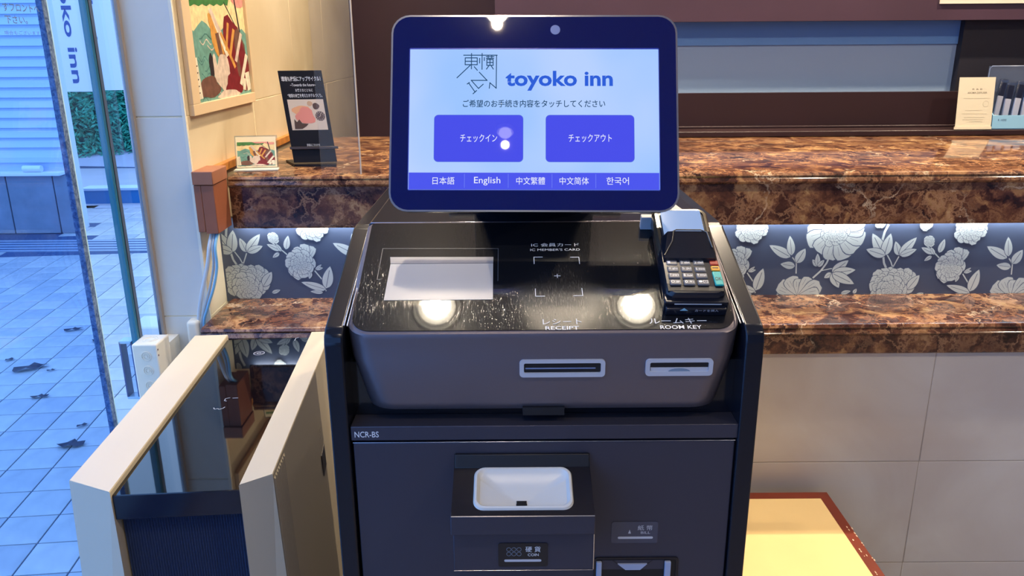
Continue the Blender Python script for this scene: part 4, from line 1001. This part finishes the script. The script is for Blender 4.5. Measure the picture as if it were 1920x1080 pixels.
# street beyond the tiles: drain grate, road, curb planter, raised bank
box('road_edge', -16, 12, 5.98, 7.3, -.02, -.006, mat('road_pale', rgb(176, 184, 196), .6, var=.05), PV)
gr = thing('drain_grate', 'long slotted drain grate across the pavement outside', 'drain grate', (-3, 5.8, 0))
box('grate_frame', -9, 1, 5.63, 5.97, -.01, .002, mat('grate_metal', rgb(150, 166, 190), .4, .3), gr)
for k in range(4): box('grate_slot', -9, 1, 5.67+k*.075, 5.69+k*.075, .001, .0035, mat('dark_joint', rgb(40, 66, 110), .8), gr)
cp = thing('curb_planter', 'deep blue low planter edge outside in front of the hedge bank', 'planter', (-3, 7.5, 0))
M_curb = mat('blue_curb', rgb(30, 112, 176), .4)
pts = [(-4.01+k*.4, 7.40+.02*math.sin(k)+.012*k*k*.3) for k in range(14)]
prism('planter_wall', pts+[(a, b+.14) for a, b in pts[::-1]], 2, 0, .125, M_curb, cp)
prism('planter_rim', [(a-.01, b-.015) for a, b in pts]+[(a, b+.16) for a, b in pts[::-1]], 2, .125, .145, mat('pale_rim', rgb(180, 200, 226), .5), cp)
prism('road_verge', [(-12, 7.2), (12, 7.2), (12, 9.6), (-12, 9.6)], 2, -.01, .0, mat('verge_pale', rgb(158, 164, 182), .7, var=.05), PV)
bank = link('bank', [(-9, 7.62, 0), (9, 7.62, 0), (9, 10.6, .8), (-4.3, 10.2, .26), (-9, 10.2, -.1), (-9, 12, -.1), (9, 12, .8)], [(0, 1, 2, 3, 4), (4, 3, 2, 6, 5)], mat('bank_pale', rgb(168, 176, 200), .7, var=.06), PV)
# hedge: leafy mass of small leaves on a dense core
def foliage(name, n, bx_, m, parent, seed=1, sz=.05):
    r = random.Random(seed); V, F = [], []
    for k in range(n):
        x, y, z = r.uniform(bx_[0], bx_[1]), r.uniform(bx_[2], bx_[3]), r.uniform(bx_[4], bx_[5])
        if r.random() < .75: y = bx_[2]+abs(r.gauss(0, .05))
        elif r.random() < .7: z = bx_[5]+r.gauss(0, .03)
        z += .05*math.sin(x*5)+.03*math.sin(x*13)
        a, e, s = r.uniform(0, 6.3), r.uniform(-1, 1), sz*r.uniform(.5, 1.2)
        d = Vector((math.cos(a), math.sin(a)*.6, e)).normalized()*s; w = d.cross(Vector((r.gauss(0, 1), r.gauss(0, 1), r.gauss(0, 1)))).normalized()*s*.3
        c = Vector((x, y, z)); b = len(V); V += [c-d, c+w, c+d, c-w]; F.append((b, b+1, b+2, b+3))
    o = link(name, V, F, m, parent); o['kind'] = 'stuff'; return o
hd = thing('hedge', 'clipped green hedge outside beyond the pavement', 'hedge', (-4.5, 10.2, 0))
M_leaf = mat('hedge_leaf', rgb(52, 168, 140), .6, var=.35, vscale=3)
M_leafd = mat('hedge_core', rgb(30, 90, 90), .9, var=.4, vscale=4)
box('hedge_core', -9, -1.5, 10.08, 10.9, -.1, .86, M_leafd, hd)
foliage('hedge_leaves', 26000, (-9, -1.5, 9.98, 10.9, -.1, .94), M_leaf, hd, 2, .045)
# banners
M_ban = mat('banner_white', rgb(236, 240, 246), .5)
M_bt = mat('banner_navy_letters', rgb(48, 84, 156), .5)
def banner(label, x0, x1, y, z0, z1, tx0, tx1, tz0, tz1, lean=0):
    b = thing('hanging_banner', label, 'banner', ((x0+x1)/2, y, 0), group=None)
    Mb = basis((x0, y, 0), (1, 0, 0), (0, 0, 1), (0, -1, 0))
    box('banner_panel', x0, x1, y, y+.03, z0, z1, M_ban, b)
    box('banner_rail', x0-.03, x1+.03, y-.01, y+.04, z1, z1+.05, M_alu, b)
    text('toyoko inn', tx0-x0, tx1-x0, tz0, tz1, M_bt, b, Mb, .002, bold=.02, rot=-math.pi/2)
    return b
banner('wide white vertical banner lettered in navy, left of the mullion', -4.98, -4.55, 9.0, .93, 3.2, -4.80, -4.66, 1.02, 2.45)
banner('narrow white second image of the sign in the glass, built as a banner, right of the mullion', -4.09, -3.76, 8.0, 1.0, 3.2, -4.04, -3.93, 1.22, 2.3)  # same sign seen again through another pane, built as a second banner
# two wires crossing the wide banner
# tree, van, white building
tr = thing('street_tree', 'dark leaning tree trunk rising from the hedge between the banners', 'tree', (-4.55, 10.05, 0))
Mtr = mat('trunk_blue_grey', rgb(40, 74, 104), .8)
tube('trunk', [(-5.25, 11.3, .0), (-5.27, 11.3, .85), (-5.36, 11.3, 1.2), (-5.48, 11.3, 1.5), (-5.60, 11.3, 2.0), (-5.6, 11.3, 3.4)], .035, Mtr, tr, n=9)
tube('branch', [(-5.36, 11.3, 1.2), (-5.5, 11.3, 1.28), (-5.6, 11.3, 1.32)], .022, Mtr, tr, n=7)
vn = thing('parked_van', 'white van parked beyond the hedge right of the narrow banner', 'van', (-6.6, 15.2, 0))
M_van = mat('van_white', rgb(226, 232, 244), .35)
prism('van_body', [(-9.4, .5), (-9.4, 2.3), (-8.9, 2.45), (-6.0, 2.45), (-5.55, 2.2), (-5.3, 1.5), (-4.9, 1.3), (-4.85, .5)], 1, 15.0, 17.0, M_van, vn, bev=.05)
box('van_window', -6.3, -5.65, 14.98, 15.0, 1.55, 2.1, mat('van_glass', rgb(100, 140, 180), .1), vn)
for x in (-8.6, -5.6):
    o = prism('wheel', [(x+.35*math.cos(a*.35), .35+.35*math.sin(a*.35)) for a in range(18)], 1, 14.97, 15.2, M_dark, vn)
bd = thing('street_building', 'pale building across the street beyond the hedge', 'building', (-4, 22, 0))
box('building_wall', -18, 12, 22, 23, 0, 7, mat('building_pale', rgb(210, 214, 234), .7, var=.03), bd)
for x in range(-16, 12, 3):
    wv = box('building_window', x, x+1.6, 21.93, 22, 3.2, 4.6, mat('building_frame', rgb(150, 176, 210), .4), bd)
    box('pane', x+.08, x+1.52, 21.92, 21.93, 3.28, 4.52, mat('building_glass', rgb(90, 130, 180), .1), wv)
box('building_canopy', -18, 12, 21.2, 22, 2.55, 2.75, mat('canopy_blue', rgb(96, 150, 206), .5), bd)
# shuttered house at the left: low stone wall, ledge and louvred shutter
sh = thing('shuttered_house', 'pale house front with louvred shutter over a low stone wall', 'building', (-5.5, 6.6, 0))
M_st = mat('stone_blue_grey', rgb(128, 140, 160), .6, var=.16, vscale=6, bump=.3, bscale=150)
M_shut = mat('shutter_pale', rgb(196, 214, 238), .45)
box('wall_mass', -12, -3.475, 6.23, 6.45, 0, 3.4, mat('house_render', rgb(188, 204, 230), .7), sh)
xs = [-12, -9.6, -7.8, -6.2, -5.0, -3.935, -3.57, -3.455]
for a, b in zip(xs, xs[1:]): box('stone_panel', a+.004, b-.004, 6.2, 6.24, 0, .46, M_st, sh, bev=.004)
box('stone_ledge', -12, -3.475, 6.14, 6.24, .465, .492, mat('ledge_white', rgb(226, 234, 246), .5), sh, bev=.004)
box('shutter_frame', -12, -3.465, 6.21, 6.25, .56, .60, M_shut, sh)
for k in range(32):
    z = .60+k*.075
    prism('shutter_slat', [(6.215, z), (6.218, z+.012), (6.235, z+.068), (6.24, z+.068), (6.24, z)], 0, -12, -3.475, M_shut, sh)
lp = tag(tube('pipe_lamp', [(-3.76, 6.17, .518), (-3.62, 6.17, .518)], .026, mat('lamp_white', rgb(232, 240, 250), .3), n=14), 'small white tubular lamp lying on the ledge of the stone wall', 'lamp')
lp['kind'] = lp.get('kind', '') or ''
del lp['kind']
# fallen leaves
M_dl = mat('dead_leaf', rgb(46, 52, 76), .8)
for k, (x, y, s, lb) in enumerate(((-2.24, 3.44, .062, 'largest curled dead leaf on the pavement tiles'), (-2.31, 3.96, .036, 'dead leaf nearest the drain grate side, by the glass edge strip'), (-2.02, 3.13, .030, 'small upright dead leaf below the large curled one'), (-1.66, 2.70, .046, 'dark dead leaf in front, left of the air purifier'), (-2.10, 3.80, .034, 'flat dead leaf touching the glass edge strip'), (-2.40, 3.55, .022, 'thin leaf scrap left above the large curled leaf'), (-1.70, 2.86, .020, 'thin leaf scrap above the front dead leaf'), (-2.13, 3.42, .016, 'tiny leaf crumb right of the large curled leaf'))):
    r = random.Random(k); V = []; n = 12
    for i in range(n):
        a = 2*math.pi*i/n; q = s*(1+.25*math.sin(2*a+k)+.15*math.sin(5*a)); V.append((x+q*math.cos(a), y+q*.55*math.sin(a)+q*.3*math.cos(a), .004+.012*math.cos(a*2)**2*s/.05))
    V.append((x, y, .003+.25*s)); F = [(i, (i+1) % n, n) for i in range(n)]
    tag(link('dead_leaf', V, F, M_dl), lb, 'leaf', 'dead leaves on the pavement')

# ------------------------------------------------------------ move every Empty to its thing's base, parts stay in place
for o, loc in ANCH:
    for ch in o.children: ch.matrix_parent_inverse = Matrix.Translation(-loc)
    o.location = loc
